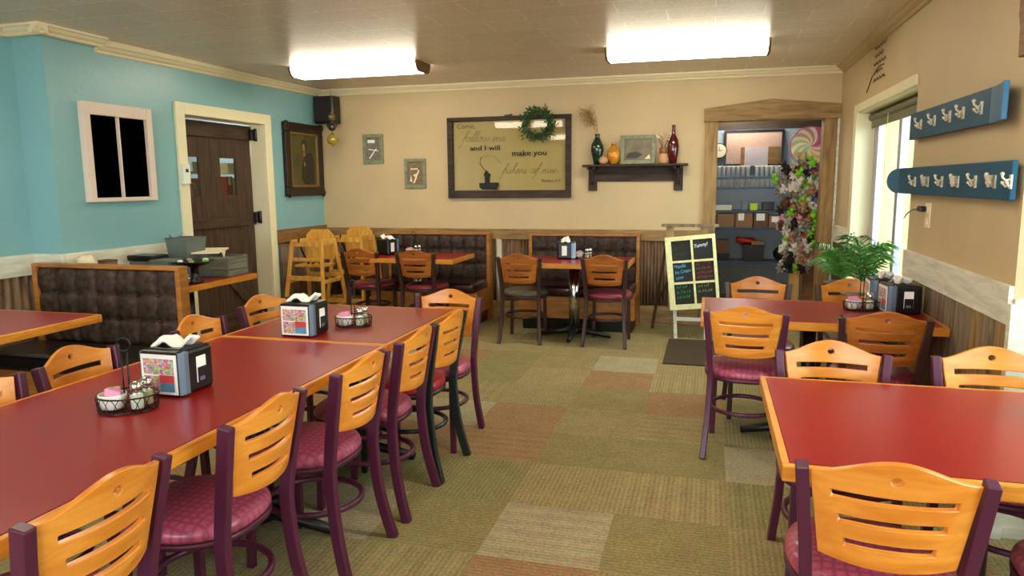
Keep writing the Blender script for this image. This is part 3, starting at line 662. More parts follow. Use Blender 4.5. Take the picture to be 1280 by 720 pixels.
bk3 = {k_: v_ for k_, v_ in bk.items() if k_ != 'backrest'}
gm = 'chairs at the window side table'
chair(.20, 3.88, -.06, 'plum framed chair facing away at left of the middle right table, whole chair visible', gm)
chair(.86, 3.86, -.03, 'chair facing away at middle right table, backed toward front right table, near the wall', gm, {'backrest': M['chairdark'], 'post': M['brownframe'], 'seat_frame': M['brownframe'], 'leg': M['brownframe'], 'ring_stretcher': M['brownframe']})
chair(.33, 5.04, PI, 'chair on the far side of the middle right table, before the doorway', gm, bk3)
chair(.90, 5.04, PI, 'chair on the far side of the middle right table, half hidden by wire basket', gm, bk3)
gr = 'chairs at the front right table'
chair(.49, 3.03, PI - .0, 'chair with bright backrest on far side of front right table, left one', gr)
chair(1.065, 3.05, PI - .03, 'chair with bright backrest on far side of front right table, cut by right edge', gr)
chair(.435, 1.775, -.06, 'nearest chair on the right, backrest filling the lower right corner', gr)
chair(1.04, 1.80, -.02, 'chair mostly outside the lower right corner, seat just showing', gr)

# ================================================================ TABLES
def table(x0, x1, y0, y1, label, foot=((0, 0),), chrome=False, z=.76, th=.045, grp=None, rz=0):
    cx, cy = (x0 + x1) / 2, (y0 + y1) / 2; w_, d_ = (x1 - x0) / 2, (y1 - y0) / 2
    t = thing('restaurant_table', label, 'table', (cx, cy, 0), rz, grp)
    e = .022
    MB().box(-w_ + e, w_ - e, -d_ + e, d_ - e, z - .03, z + .0008).build('tabletop', M['laminate'], t)
    MB().box(-w_, w_, -d_, -d_ + e, z - th, z).box(-w_, w_, d_ - e, d_, z - th, z).box(-w_, -w_ + e, -d_ + e, d_ - e, z - th, z).box(w_ - e, w_, -d_ + e, d_ - e, z - th, z).build('wood_edge', M['oak'], t, bevel=.004)
    for fx, fy in foot:
        MB().cyl((fx, fy, .06), (fx, fy, z - .04), .05 if chrome else .038, seg=20).build('column', M['chrome'] if chrome else M['iron'], t)
        mb = MB()
        for a in range(4):
            an = a * PI / 2 + (.0 if not chrome else .0); L = .36 if abs(math.cos(an)) > .5 else .30
            mb.tube([(fx, fy, .085), (fx + math.cos(an) * L * .5, fy + math.sin(an) * L * .5, .055), (fx + math.cos(an) * L, fy + math.sin(an) * L, .022)], [.04, .03, .021], 8)
        mb.cyl((fx, fy, .04), (fx, fy, .11), .07, .045).build('cross_foot', M['iron'], t)
        MB().box(fx - .2, fx + .2, fy - .03, fy + .03, z - .045, z - .032).box(fx - .03, fx + .03, fy - .2, fy + .2, z - .045, z - .032).build('top_bracket', M['iron'], t)
    return t
table(-2.335, -1.43, .78, 2.985, 'long red table with oak edge filling the lower left', ((0, -.7), (0, .72)))
table(-2.335, -1.43, 2.995, 3.97, 'red table pushed against the far end of the long left table', ((0, 0),))
table(.205, 1.43, 1.92, 2.83, 'front right red table with oak edge and two bright chairs behind', ((0, 0),))
table(-.03, 1.185, 3.98, 4.74, 'middle right red table beside the wainscot with napkin dispensers', ((0, 0),))
table(-4.665, -3.43, 2.60, 3.36, 'booth table with oak edge cut off by the left edge', ((-.2, 0),))
table(-4.41, -3.72, 4.43, 5.29, 'small red topped table holding the grey bins before the plank door', ((0, 0),))
table(-3.46, -2.42, 6.60, 7.28, 'left back booth table with oak edge', ((0, 0),), True)
table(-1.80, -.70, 6.46, 7.18, 'right back booth table with chrome column', ((0, 0),), True)

# ================================================================ BOOTH BENCHES
def tufted(mb, x0, x1, z0, z1, y, cols, rows_, depth=.035):
    NX, NZ = cols * 10, rows_ * 10; V = {}
    for i in range(NX + 1):
        for j in range(NZ + 1):
            u, v = i / 10, j / 10
            a = abs(math.sin(PI * u)); b_ = abs(math.sin(PI * v)); d = depth * (1 - (1 - a) ** 2.2 * .55 - (1 - b_) ** 2.2 * .55)
            d -= .02 * math.exp(-((u - round(u)) ** 2 + (v - round(v)) ** 2) * 60)
            V[i, j] = mb.b.verts.new((x0 + (x1 - x0) * i / NX, y - max(.004, d), z0 + (z1 - z0) * j / NZ))
    for i in range(NX):
        for j in range(NZ): f = mb.b.faces.new((V[i, j], V[i + 1, j], V[i + 1, j + 1], V[i, j + 1])); f.smooth = True
    return mb
def booth(name, label, loc, w_, h_, cols, seatmat, legmat, depth=.5, seatz=.47, bd=.13):
    t = thing(name, label, 'booth bench', loc)        # local: back plane at y=0 (rear), front toward -Y
    tb = tufted(MB(), .03, w_ - .03, seatz - .02, h_ - .03, -bd + .03, cols, 3); bk_ = tb.build('backrest', M['tuft'], t)
    MB().box(0, w_, -bd, 0, h_ - .025, h_).box(0, .035, -bd, 0, 0, h_ - .025).box(w_ - .035, w_, -bd, 0, 0, h_ - .025).box(.035, w_ - .035, -bd + .04, 0, 0.1, h_ - .025).build('back_frame', M['oakseat'], t, bevel=.004)
    for i in range(1, cols):
        for j in (1, 2): MB().ball((.03 + (w_ - .06) * i / cols, -bd + .018, seatz - .02 + (h_ - .01 - seatz) * j / 3), .009, 8, (1, .5, 1)).build('tuft_button', M['tuft'], bk_)
    MB().box(.02, w_ - .02, -depth - .12, -.12, seatz - .12, seatz).build('seat_cushion', seatmat, t, bevel=.05, seg=4)
    MB().box(.0, w_, -depth - .08, -.09, .13, seatz - .11).build('seat_box', legmat, t, bevel=.004)
    MB().box(.03, w_ - .03, -depth - .03, -.09, 0, .13).build('toe_kick', M['black'], t)
    return t
booth('booth_bench', 'mottled brown tufted booth bench at left with oak capped back', (-4.49, 3.93, 0), 1.205, .985, 7, M['blackvinyl'], M['oakseat'], depth=.42, bd=.085)
booth('booth_bench', 'tufted booth bench on the back wall, left one under the small frames', (-3.55, 7.66, 0), 1.22, .965, 8, M['darkvinyl'], M['oakseat'], depth=.5)
booth('booth_bench', 'tufted booth bench on the back wall, right one under the lettered sign', (-1.88, 7.66, 0), 1.19, .965, 8, M['darkvinyl'], M['oakseat'], depth=.5)

# ================================================================ TABLE TOP THINGS
def make_dispenser():
    t = thing('napkin_dispenser', 'x', 'napkin dispenser')    # picture face toward -Y
    MB().box(-.084, .084, -.060, .078, .0, .165).build('housing', M['black'], t, bevel=.016, seg=3)
    MB().box(-.077, .077, -.09, -.058, .0, .165).build('face_frame', M['black'], t, bevel=.008)
    for s in (-1, 1): MB().prism([(s * .076, -.091), (s * .0875, -.072), (s * .0875, -.050), (s * .066, -.050)], .006, .160, 'Z').build('side_trim', M['silver'], t, bevel=.003)
    cd_ = MB().box(-.070, .070, -.093, -.090, .010, .153).build('card', M['paper'], t)
    mb = MB()
    for a, b_, c_, d_, q in ((-.060, .0, .082, .138, 0), (.002, .060, .082, .138, 3), (-.060, .0, .020, .076, 0), (.002, .060, .050, .080, 1), (.002, .060, .020, .052, 2)): mb.box(a, b_, -.0945, -.093, c_, d_, mi=q)
    mb.build('food_photos', [M['collage'], mat('red print', (206, 70, 70), .4, var=.2, nscale=60), mat('blue print', (90, 150, 190), .4, var=.5, nscale=60), M['collage']], cd_)
    for s in (1,):
        sw_ = MB().box(.082, .0865, -.012, .035, .035, .13).build('side_window', M['paper'], t, bevel=.002)
        MB().box(.0865, .088, -.010, .033, .035, .090).build('window_panel', M['black'], sw_)
        MB().box(.088, .089, -.002, .022, .040, .054).build('label_plate', M['silver'], sw_)
        MB().box(-.0865, -.082, -.012, .035, .035, .13).build('side_window', M['paper'], t, bevel=.002)
    # pulled-up folded napkin with two raised tips
    mb = MB(); n = 14; V = {}
    for i in range(n + 1):
        for j in range(n + 1):
            u, v = i / n * 2 - 1, j / n * 2 - 1
            hgt = .038 * math.exp(-((u + .35) / .38) ** 2) * (1 - .35 * v * v) + .075 * max(0, u - .35) ** 1.2 * (1 - .3 * v) + .006 * math.sin(u * 5 + v * 4)
            V[i, j] = mb.b.verts.new((u * .078 + .006 * math.sin(v * 4), v * .040 * (1 - .35 * max(0, u)), .163 + hgt * (1 - .3 * abs(v)) + .004))
    for i in range(n):
        for j in range(n): f = mb.b.faces.new((V[i, j], V[i + 1, j], V[i + 1, j + 1], V[i, j + 1])); f.smooth = True
    mb.build('napkin', M['paper'], t, solid=.008)
    MB().box(-.06, .06, -.06, .06, .155, .168).build('napkin_slot', M['black'], t, bevel=.003)
    return t
disp0 = make_dispenser(); disp0.location = (-1.86, 2.14, .7608); disp0.rotation_euler = (0, 0, -.0); disp0.scale = (1.05, 1.05, 1.0)
disp0['label'] = 'black napkin dispenser with food photo face, nearest on the long left table'; disp0['group'] = 'napkin dispensers'
dup(disp0, (-1.945, 3.14, .7608), .0, 'black napkin dispenser with food photo face just past the table seam', 'napkin dispensers')
dup(disp0, (-3.30, 7.0, .7608), 2.75, 'black napkin dispenser on the left back booth table', 'napkin dispensers')
dup(disp0, (-1.36, 6.95, .7608), 1.75, 'black napkin dispenser on the right back booth table', 'napkin dispensers')
dup(disp0, (1.055, 4.42, .7608), -PI / 2 + .08, 'black napkin dispenser at the wall end of the middle right table, nearer one', 'napkin dispensers')
dup(disp0, (1.02, 4.64, .7608), -PI / 2 - .05, 'black napkin dispenser at the wall end of the middle right table, farther one', 'napkin dispensers')

def make_caddy():
    t = thing('wire_caddy', 'x', 'condiment caddy'); r = .098
    circ = lambda rr, z, n=36: [(rr * math.cos(2 * PI * i / n), rr * .8 * math.sin(2 * PI * i / n), z) for i in range(n)]
    MB().tube(circ(r, .052), .0028, 6, True).build('rim', M['wire'], t)
    mb = MB().tube(circ(r * .95, .004), .003, 6, True)
    for k in range(-4, 5):
        x = k * .021; yy = .076 * math.sqrt(max(0, 1 - (x / .093) ** 2)); mb.tube([(x, -yy, .004), (x, yy, .004)], .0017, 5)
    mb.tube([(-.093, 0, .003), (.093, 0, .003)], .0022, 5).build('base_grid', M['wire'], t)
    mb = MB(); n = 18
    for k in range(n):
        pts = []
        for q in range(9):
            a = 2 * PI * (k + (q / 8) * 1.6) / n; z = .005 + .047 * math.sin(PI * q / 8); rr = r * (.95 + .05 * z / .05)
            pts.append((rr * math.cos(a), rr * .8 * math.sin(a), z))
        mb.tube(pts, .0014, 4)
    mb.build('arch_lattice', M['wire'], t)
    mb = MB(); mb.tube([(-.009, 0, .004), (-.009, 0, .20)], .0028, 6); mb.tube([(.009, 0, .004), (.009, 0, .20)], .0028, 6)
    mb.tube([(.022 * math.sin(a), 0, .221 - .022 * math.cos(a)) for a in [2 * PI * i / 20 for i in range(20)]], .003, 6, True); mb.build('handle', M['wire'], t)
    return t
def make_bowl():
    t = thing('sugar_bowl', 'x', 'bowl')
    MB().lathe([(.024, 0), (.036, .004), (.042, .03), (.044, .052), (.041, .052), (.039, .03), (.03, .008)], seg=28).build('bowl', M['white2'], t)
    return t
def make_shaker(fill):
    t = thing('shaker', 'x', 'shaker')
    MB().lathe([(.020, 0), (.0225, .004), (.0225, .055), (.018, .068), (.017, .07)], seg=20).build('glass_jar', M['jarglass'], t)
    MB().lathe([(.0185, .003), (.0195, .006), (.0195, .048), (.0185, .05)], seg=16).build('contents', fill, t)
    MB().lathe([(.0195, .068), (.0205, .072), (.0205, .082), (.016, .092), (.006, .096)], seg=20).build('lid', M['chrome'], t)
    return t
cad0, bowl0, salt0, pep0 = make_caddy(), make_bowl(), make_shaker(M['salt']), make_shaker(M['pepper'])
salt0.name = 'salt_shaker'; pep0.name = 'pepper_shaker'
pk0 = MB().box(-.028, .028, -.002, .002, 0, .040).build('sugar_packet', M['pink'], bevel=.0015)
tag(pk0, 'x', 'sugar packet')
where = [(-1.865, 1.90, .35, 'near end of the long left table'), (-1.80, 3.37, .2, 'far end of the long left table'), (-3.02, 7.05, -.2, 'left back booth table'), (-1.18, 6.98, -.3, 'right back booth table'), (.86, 4.46, .1, 'middle right table'), (1.075, 2.53, .4, 'front right table at the right edge')]
first = True
for i, (x, y, rz, wh) in enumerate(where):
    def put(o, dx, dy, dz, label, group, r2=0):
        ca, sa = math.cos(rz), math.sin(rz); loc = (x + ca * dx - sa * dy, y + sa * dx + ca * dy, .7612 + dz)
        if i == 0 and 'placed' not in o and o.get('label') == 'x':
            o.location = loc; o.rotation_euler = (0, 0, rz + r2); o['label'] = label; o['group'] = group; return o
        return dup(o, loc, rz + r2, label, group)
    put(cad0, 0, 0, 0, 'black wire condiment caddy on the ' + wh, 'wire condiment caddies')
    put(bowl0, -.044, -.010, .006, 'white bowl of sweetener in the caddy on the ' + wh, 'sweetener bowls')
    put(salt0, .040, -.022, .006, 'salt shaker in the caddy on the ' + wh, 'salt shakers')
    put(pep0, .052, .026, .006, 'pepper shaker in the caddy on the ' + wh, 'pepper shakers')
    for k in range(6):
        c = dup(pk0, (0, 0, 0), 0, ('pink' if k < 5 else 'green') + ' sweetener packet in the bowl on the ' + wh, 'sweetener packets')
        ca, sa = math.cos(rz), math.sin(rz); dx, dy = -.044 + random.uniform(-.004, .004), -.03 + k * .009
        c.location = (x + ca * dx - sa * dy, y + sa * dx + ca * dy, .7612 + .030 + random.uniform(0, .006)); c.rotation_euler = (random.uniform(-.25, .25), random.uniform(-.3, .3), rz + random.uniform(-.2, .2)); c.scale = (.85, 1, 1)
        if k == 5: recolor(c, {'sugar_packet': M['green']})
bpy.data.objects.remove(pk0)

# ================================================================ ON THE BACK WALL
yw = YB
# framed lettered sign
sg = thing('framed_sign', 'large dark framed glass sign lettered with a fishing verse and boat', 'sign', (-2.145, yw, 1.34))
W_, H_ = 1.40, .885
MB().box(-W_ / 2, W_ / 2, -.045, 0, 0, .085).box(-W_ / 2, W_ / 2, -.045, 0, H_ - .042, H_).box(-W_ / 2, -W_ / 2 + .065, -.045, 0, .085, H_ - .042).box(W_ / 2 - .06, W_ / 2, -.045, 0, .085, H_ - .042).build('frame', M['shelfwood'], sg, bevel=.004)
MB().box(-W_ / 2 + .06, W_ / 2 - .055, -.022, -.018, .08, H_ - .04).build('glass', M['signglass'], sg)
MB().box(-.03, .03, -.05, -.02, H_, H_ + .012).cyl((0, -.03, H_ + .006), (.05, -.03, H_ + .014), .008).build('latch', M['iron'], sg)
yt = -.026
text('serif_words', 'Come,', .072, M['inkgrey'], sg, (-.59, yt, .765), sx=1.1)
text('serif_words', 'and I will', .072, M['ink'], sg, (-.44, yt, .525), sx=1.36, bold=.0012)
text('serif_words', 'make you', .078, M['ink'], sg, (.04, yt, .46), sx=1.30, bold=.0012)
text('verse_reference', 'Matthew 4:19', .047, M['ink'], sg, (.375, yt, .17), sx=.80)
mb = MB(); script(mb, 'follow me', -.53, .62, yt, .046, .0016, 1.50); mb.build('script_words', M['inkgrey'], sg)
mb = MB(); script(mb, 'fishers of men', -.07, .268, yt, .043, .0016, 1.42); mb.build('script_words', M['inkgrey'], sg)
mb = MB(); mb.prism([(-.335, .168), (-.12, .172), (-.105, .160), (-.135, .092), (-.30, .095), (-.335, .12)], yt - .002, yt + .002)
mb.prism([(-.27, .165), (-.215, .165), (-.215, .225), (-.20, .262), (-.225, .275), (-.24, .302), (-.262, .302), (-.272, .275), (-.285, .262), (-.272, .235)], yt - .002, yt + .002); mb.build('boat_drawing', M['ink'], sg)
mb = MB(); mb.tube([(-.25, yt, .295), (-.29, yt, .33), (-.325, yt, .38), (-.32, yt, .43), (-.30, yt, .452)], .003, 5); mb.build('fishing_rod_drawing', M['ink'], sg)
MB().tube([(-.30, yt, .452), (-.24, yt, .468), (-.15, yt, .45), (-.08, yt, .38)], .001, 4).build('fishing_line_drawing', M['ink'], sg)
# wreath
mb = MB(); rnd = random.Random(5)
for k in range(620):
    a = rnd.uniform(0, 2 * PI); rr = .125 + rnd.gauss(0, .026); p = Vector((rr * math.cos(a), -rnd.uniform(0, .05), rr * math.sin(a)))
    d = Vector((math.cos(a + rnd.uniform(-.9, 1.6)), -rnd.uniform(0, .6), math.sin(a + rnd.uniform(-.9, 1.6)))).normalized(); s_ = d.cross(Vector((rnd.uniform(-1, 1), rnd.uniform(-1, 1), rnd.uniform(-1, 1)))).normalized(); L = rnd.uniform(.028, .06)
    mb.face([p, p + d * L * .5 + s_ * .008, p + d * L, p + d * L * .5 - s_ * .008])
wr = thing('wreath', 'round green leafy wreath hanging over the top of the lettered sign', 'wreath', (-1.80, yw - .055, 2.13))
mb.build('leaves', M['leaf'], wr, solid=.001)
MB().tube([(.12 * math.cos(a), -.02, .12 * math.sin(a)) for a in [2 * PI * i / 24 for i in range(24)]], .012, 6, True).build('twig_ring', M['darkwood'], wr)

def pic(name, label, cx, z0, w_, h_, fw, fm, pm_, mat_=True, mw=.02):
    t = thing(name, label, 'picture frame', (cx, yw, z0))
    MB().box(-w_ / 2, w_ / 2, -.025, 0, 0, fw).box(-w_ / 2, w_ / 2, -.025, 0, h_ - fw, h_).box(-w_ / 2, -w_ / 2 + fw, -.025, 0, fw, h_ - fw).box(w_ / 2 - fw, w_ / 2, -.025, 0, fw, h_ - fw).build('frame', fm, t, bevel=.004)
    MB().box(-w_ / 2 + fw, w_ / 2 - fw, -.008, -.004, fw, h_ - fw).build('picture', pm_, t)
    return t
p = pic('framed_picture', 'small grey green frame with grey sketch, higher one near the corner', -3.765, 1.74, .255, .335, .04, M['greyframe'], M['greypic'])
MB().box(-.07, .02, -.0095, -.008, .235, .27).prism([(-.06, .06), (-.045, .06), (.045, .17), (.03, .17)], -.0095, -.008).prism([(-.06, .16), (.06, .14), (.06, .15), (-.06, .17)], -.0095, -.008).build('sketch_shapes', M['paper'], p)
p = pic('framed_picture', 'small grey green frame with sepia sketch, lower one beside the sign', -3.25, 1.455, .262, .335, .04, M['greyframe'], M['sepiapic'])
MB().box(-.06, .03, -.0095, -.008, .21, .225).prism([(-.03, .06), (-.01, .06), (.05, .20), (.035, .21)], -.0095, -.008).prism([(-.07, .08), (-.055, .15), (-.04, .07)], -.0095, -.008).prism([(.0, .12), (.02, .17), (-.03, .15)], -.0095, -.008).build('sketch_shapes', M['papercream'], p)
# oil portrait on the left wall
pt_ = thing('portrait_painting', 'dark oil portrait in ornate gold edged frame on the blue wall', 'painting', (XL, 7.27, 1.38))
mb = MB(); hw, H2, f = .385, .80, .10
mb.box(0, .05, -hw, hw, 0, f).box(0, .05, -hw, hw, H2 - f, H2).box(0, .05, -hw, -hw + f, f, H2 - f).box(0, .05, hw - f, hw, f, H2 - f)
for cy, cz in ((-hw + .03, .03), (hw - .03, .03), (-hw + .03, H2 - .03), (hw - .03, H2 - .03)): mb.ball((.045, cy, cz), .045, 10, (.5, 1, 1))
mb.build('carved_frame', M['ornate'], pt_, bevel=.012, seg=3)
g = .025; a = hw - f; mb = MB(); mb.box(0, .04, -a, a, f, f + g).box(0, .04, -a, a, H2 - f - g, H2 - f).box(0, .04, -a, -a + g, f + g, H2 - f - g).box(0, .04, a - g, a, f + g, H2 - f - g); mb.build('gilt_liner', M['gold'], pt_, bevel=.003)
MB().box(.0, .02, -a + g, a - g, f + g, H2 - f - g).build('canvas', mat('dark olive canvas', (84, 78, 36), .4, var=.9, nscale=3.5), pt_)
body = [(.0, .13), (.22, .13), (.22, .40), (.17, .47), (.10, .49), (.02, .44), (-.04, .33), (-.06, .2)]
MB().prism(body, .020, .0215, 'X').build('painted_figure', mat('painted dark cloak', (34, 26, 18), .4, var=.3), pt_)
mb = MB(); mb.prism([(.02 + .062 * math.cos(q) , .55 + .08 * math.sin(q)) for q in [2 * PI * i / 20 for i in range(20)]], .020, .0222, 'X'); mb.build('painted_hair', mat('painted hair', (46, 30, 18), .4), pt_)
mb = MB(); mb.prism([(.005 + .032 * math.cos(q), .535 + .048 * math.sin(q)) for q in [2 * PI * i / 20 for i in range(20)]], .022, .0228, 'X').prism([(-.01, .44), (.03, .44), (.03, .50), (-.0, .5)], .0215, .0226, 'X').prism([(.0, .33), (.03, .33), (.03, .38), (.0, .38)], .0215, .0226, 'X'); mb.build('painted_face', mat('painted skin', (150, 110, 70), .4, var=.2), pt_)
# speaker
sp_ = thing('wall_speaker', 'black loudspeaker mounted high in the back left corner', 'speaker', (-4.275, yw, 2.20))
MB().box(-.125, .125, -.20, -.03, 0, .305).build('cabinet', M['black'], sp_, bevel=.015)
MB().box(-.11, .11, -.205, -.198, .015, .29).build('grille', mat('speaker grille', (26, 24, 24), .8, var=.3, nscale=200), sp_, bevel=.004)
MB().box(-.05, .05, -.05, 0, -.03, .05).build('bracket', M['iron'], sp_)
# hanging ornament
ho = thing('hanging_glass_ornament', 'string of three glass balls hanging before the black speaker', 'ornament', (-4.12, 7.40, ZC))
MB().tube([(0, 0, 0), (0, 0, -.60)], .0025, 5).build('cord', M['gold'], ho)
for z, r, mm in ((-.335, .040, 'clearglass'), (-.445, .046, 'violetglass'), (-.585, .062, 'goldglass')): 
    b_ = MB().ball((0, 0, z), r, 24); b_.build('glass_ball', M[mm], ho)
MB().cyl((0, 0, -.30), (0, 0, -.28), .012).cyl((0, 0, -.40), (0, 0, -.385), .012).cyl((0, 0, -.53), (0, 0, -.505), .012).cyl((0, 0, -.66), (0, 0, -.64), .006, .014).build('cap', M['gold'], ho)
# wall shelf
sh = thing('wall_shelf', 'dark rustic bracket shelf right of the sign', 'shelf', (-.765, yw, 1.665))
MB().box(-.54, .54, -.16, 0, 0, .022).build('shelf_board', M['shelfwood'], sh, bevel=.003)
MB().box(-.40, .40, -.02, 0, -.155, 0).build('back_board', M['shelfwood'], sh, bevel=.003)
for s in (-1, 1):
    x = s * .445; MB().box(x - .045, x + .045, -.03, 0, -.25, 0).box(x - .045, x - .02, -.14, -.03, -.03, 0).box(x + .02, x + .045, -.14, -.03, -.03, 0).prism([(-.14, -.03), (-.03, -.03), (-.03, -.19), (-.05, -.17)], x - .015, x + .015, 'X').build('bracket', M['shelfwood'], sh, bevel=.003)
zs = 1.6875; sy = yw - .085
def vase(name, label, x, prof, m_, seg=28, dy=0):
    t = thing(name, label, 'vase', (x, sy + dy, zs)); MB().lathe(prof, seg=seg).build('body', m_, t); return t
v = vase('tall_vase', 'dark green glazed vase holding dried grass on the wall shelf', -1.155, [(.03, 0), (.036, .005), (.055, .09), (.068, .15), (.064, .20), (.04, .25), (.024, .28), (.023, .30), (.031, .315), (.026, .315), (.02, .29)], M['glassgreen'])
dg = thing('dried_grass', 'feathery tan dried grass plume standing in the green vase', 'dried grass', (-1.155, sy, zs + .30)); mb = MB(); rnd = random.Random(9)
for k in range(90):
    a = rnd.uniform(-1, 1); b2 = rnd.uniform(-1, 1); t0 = rnd.uniform(.25, 1)
    p0 = Vector((-.02 - .07 * t0, 0, .06 + .18 * t0)); p1 = p0 + Vector((a * .06 - .04, b2 * .04, rnd.uniform(-.04, .09))); p2 = p1 + Vector((a * .03, b2 * .02, rnd.uniform(-.05, .02)))
    mb.tube([p0, (p0 + p1) / 2 + Vector((0, 0, .015)), p1, p2], .0018, 4)
mb.build('seed_heads', M['dried'], dg); mb = MB()
for dx in (-.01, 0, .01): mb.tube([(dx * .3, 0, -.06), (dx - .01, 0, .05), (dx * 3 - .04, dx, .15), (dx * 4 - .08, dx, .26)], .002, 4)
mb.build('stems', M['dried'], dg)
v = vase('round_vase', 'amber yellow glazed vase with short neck on the wall shelf', -.985, [(.03, 0), (.04, .006), (.066, .06), (.070, .10), (.060, .14), (.035, .17), (.022, .185), (.021, .215), (.027, .225), (.022, .225), (.018, .2)], M['amber'])
MB().lathe([(.0235, .195), (.0255, .2), (.0235, .205)]).build('neck_band', M['gold'], v)
t = thing('stone_ball', 'small round peach stone ball in front of the amber vase', 'ball', (-1.085, sy - .045, zs)); MB().ball((0, 0, .043), .05, 20, (1, .8, .88)).build('ball', M['peach'], t)
t = thing('framed_landscape', 'grey green framed dark landscape picture leaning on the wall shelf', 'picture frame', (-.735, sy + .0, zs), 0)
lf = MB().box(-.178, .178, -.02, 0, 0, .04).box(-.178, .178, -.02, 0, .255, .295).box(-.178, -.138, -.02, 0, .04, .255).box(.138, .178, -.02, 0, .04, .255).build('frame', M['greyframe'], t, bevel=.003, rot=(-.1, 0, 0))
MB().box(-.138, .138, -.008, -.004, .04, .255).build('picture', M['landpic'], t, rot=(-.1, 0, 0))
MB().prism([(-.12, .06), (0, .06), (.05, .10), (-.02, .13), (-.10, .11)], -.0095, -.008).build('dark_trees', mat('dark trees print', (36, 38, 28), .5, var=.6, nscale=30), t, rot=(-.1, 0, 0))
MB().prism([(.07, .05), (.13, .05), (.12, .10), (.09, .07)], -.0095, -.008).build('light_patch', M['papercream'], t, rot=(-.1, 0, 0))
v = vase('small_jug', 'small peach and rust jug with sprigs beside the red bottle', -.475, [(.04, 0), (.052, .01), (.056, .05), (.045, .10), (.035, .13), (.04, .16), (.034, .16), (.028, .13)], M['peach'], dy=-.02)
MB().lathe([(.0455, .10), (.037, .13), (.0415, .158), (.040, .16)]).build('rust_glaze', mat('rust glaze', (140, 84, 44), .4), v)
sg2 = thing('berry_sprigs', 'twiggy sprigs with pale berries standing in the small jug', 'sprigs', (-.475, sy - .02, zs + .16)); mb = MB(); mb2 = MB()
for k in range(9):
    a = rnd.uniform(0, 2 * PI); e = Vector((.07 * math.cos(a), .03 * math.sin(a), rnd.uniform(.05, .14))); mb.tube([(0, 0, -.06), (e.x * .3, e.y * .3, .03), tuple(e)], .002, 4)
    mb2.ball(e, .009, 8); mb2.ball(e + Vector((.012, 0, -.015)), .007, 8)
mb.build('twigs', M['darkwood'], sg2); mb2.build('berries', M['papercream'], sg2)
v = vase('tall_bottle', 'tall dark red glazed bottle at the right end of the wall shelf', -.375, [(.03, 0), (.036, .006), (.052, .10), (.058, .17), (.05, .23), (.026, .28), (.019, .30), (.017, .375), (.021, .385), (.017, .385), (.014, .36)], M['redglass'], dy=-.01)

# ================================================================ HIGH CHAIRS
def make_highchair():
    t = thing('high_chair', 'x', 'high chair'); wd = M['highchair']     # faces -Y
    for sx in (-1, 1):
        MB().rect_sweep([(sx * .25, -.27, 0), (sx * .17, -.14, .78)], .03, .035).build('front_leg', wd, t, bevel=.003)
        MB().rect_sweep([(sx * .25, .27, 0), (sx * .17, .12, .78)], .03, .035).build('rear_leg', wd, t, bevel=.003)
        MB().box(sx * .17 - .013, sx * .17 + .013, -.165, .145, .74, .79).build('arm_rail', wd, t, bevel=.003)
        MB().rect_sweep([(sx * .205, -.185, .42), (sx * .205, .185, .42)], .022, .035).build('side_stretcher', wd, t, bevel=.003)
    MB().box(-.17, .17, -.155, -.125, .73, .78).build('front_rail', wd, t, bevel=.003)
    MB().box(-.20, .20, -.20, -.17, .43, .47).build('front_stretcher', wd, t, bevel=.003)
    MB().box(-.23, .23, -.245, -.222, .16, .20).build('footrest', wd, t, bevel=.003)
    MB().box(-.20, .20, .165, .19, .43, .47).build('rear_stretcher', wd, t, bevel=.003)
    for z_ in (.60,): MB().box(-.19, .19, -.175, -.150, z_, z_ + .03).build('front_slat', wd, t, bevel=.003)
    for sx in (-1, 1): MB().rect_sweep([(sx * .235, -.235, .18), (sx * .235, .235, .18)], .022, .035).build('lower_side_stretcher', wd, t, bevel=.003)
    MB().box(-.165, .165, -.13, .13, .545, .565).build('seat', wd, t, bevel=.003)
    MB().prism([(-.165, .60), (.165, .60), (.165, .82), (.10, .87), (-.10, .87), (-.165, .82)], .115, .135).build('backrest', wd, t, bevel=.003)
    MB().tube([(-.06, -.02, .565), (-.07, -.10, .66), (-.09, -.15, .77), (-.08, -.16, .80)], .010, 6).tube([(.06, 0, .565), (.05, -.03, .60), (.0, -.06, .57)], .008, 6).build('safety_strap', M['black'], t)
    return t
hc = make_highchair(); hc.location = (-4.06, 6.80, 0); hc.rotation_euler = (0, 0, -.02); hc.scale = (1.0, 1.0, 1.18); hc['label'] = 'golden wooden high chair in the back left corner, nearest one'; hc['group'] = 'wooden high chairs'
dup(hc, (-3.90, 7.40, .0), -.05, 'golden wooden high chair farthest right, against the back wall', 'wooden high chairs')

# ================================================================ EASEL + CHALKBOARD
es = thing('easel_stand', 'rustic wooden easel stand with plank top behind the chalkboard', 'easel', (-.18, 7.02, 0))
MB().box(-.26, .27, -.02, .10, 1.075, 1.10).build('top_plank', M['graywood'], es, bevel=.003)
for x in (-.18, .14): MB().box(x - .035, x + .035, .02, .06, .95, 1.075).build('block', M['barn'], es)
for x0, x1 in ((-.16, -.10), (.16, .18)):
    MB().rect_sweep([(x0 + .0, .06, 1.0), (x1, -.05, 0)], .032, .032).build('front_leg', M['whitewash'], es, bevel=.003)
MB().rect_sweep([(-.20, .10, 1.0), (-.36, .40, 0)], .03, .03).build('rear_leg', M['darkwood'], es, bevel=.003)
MB().rect_sweep([(.20, .10, 1.0), (.30, .40, 0)], .03, .03).build('rear_leg', M['darkwood'], es, bevel=.003)
MB().rect_sweep([(-.15, .0, .60), (-.31, .30, .30)], .02, .02).build('brace', M['darkwood'], es)
MB().box(-.11, .18, -.055, -.03, .175, .21).build('rung', M['whitewash'], es, bevel=.003)
MB().box(-.14, .18, -.045, -.0, .29, .305).build('ledge', M['barn'], es)
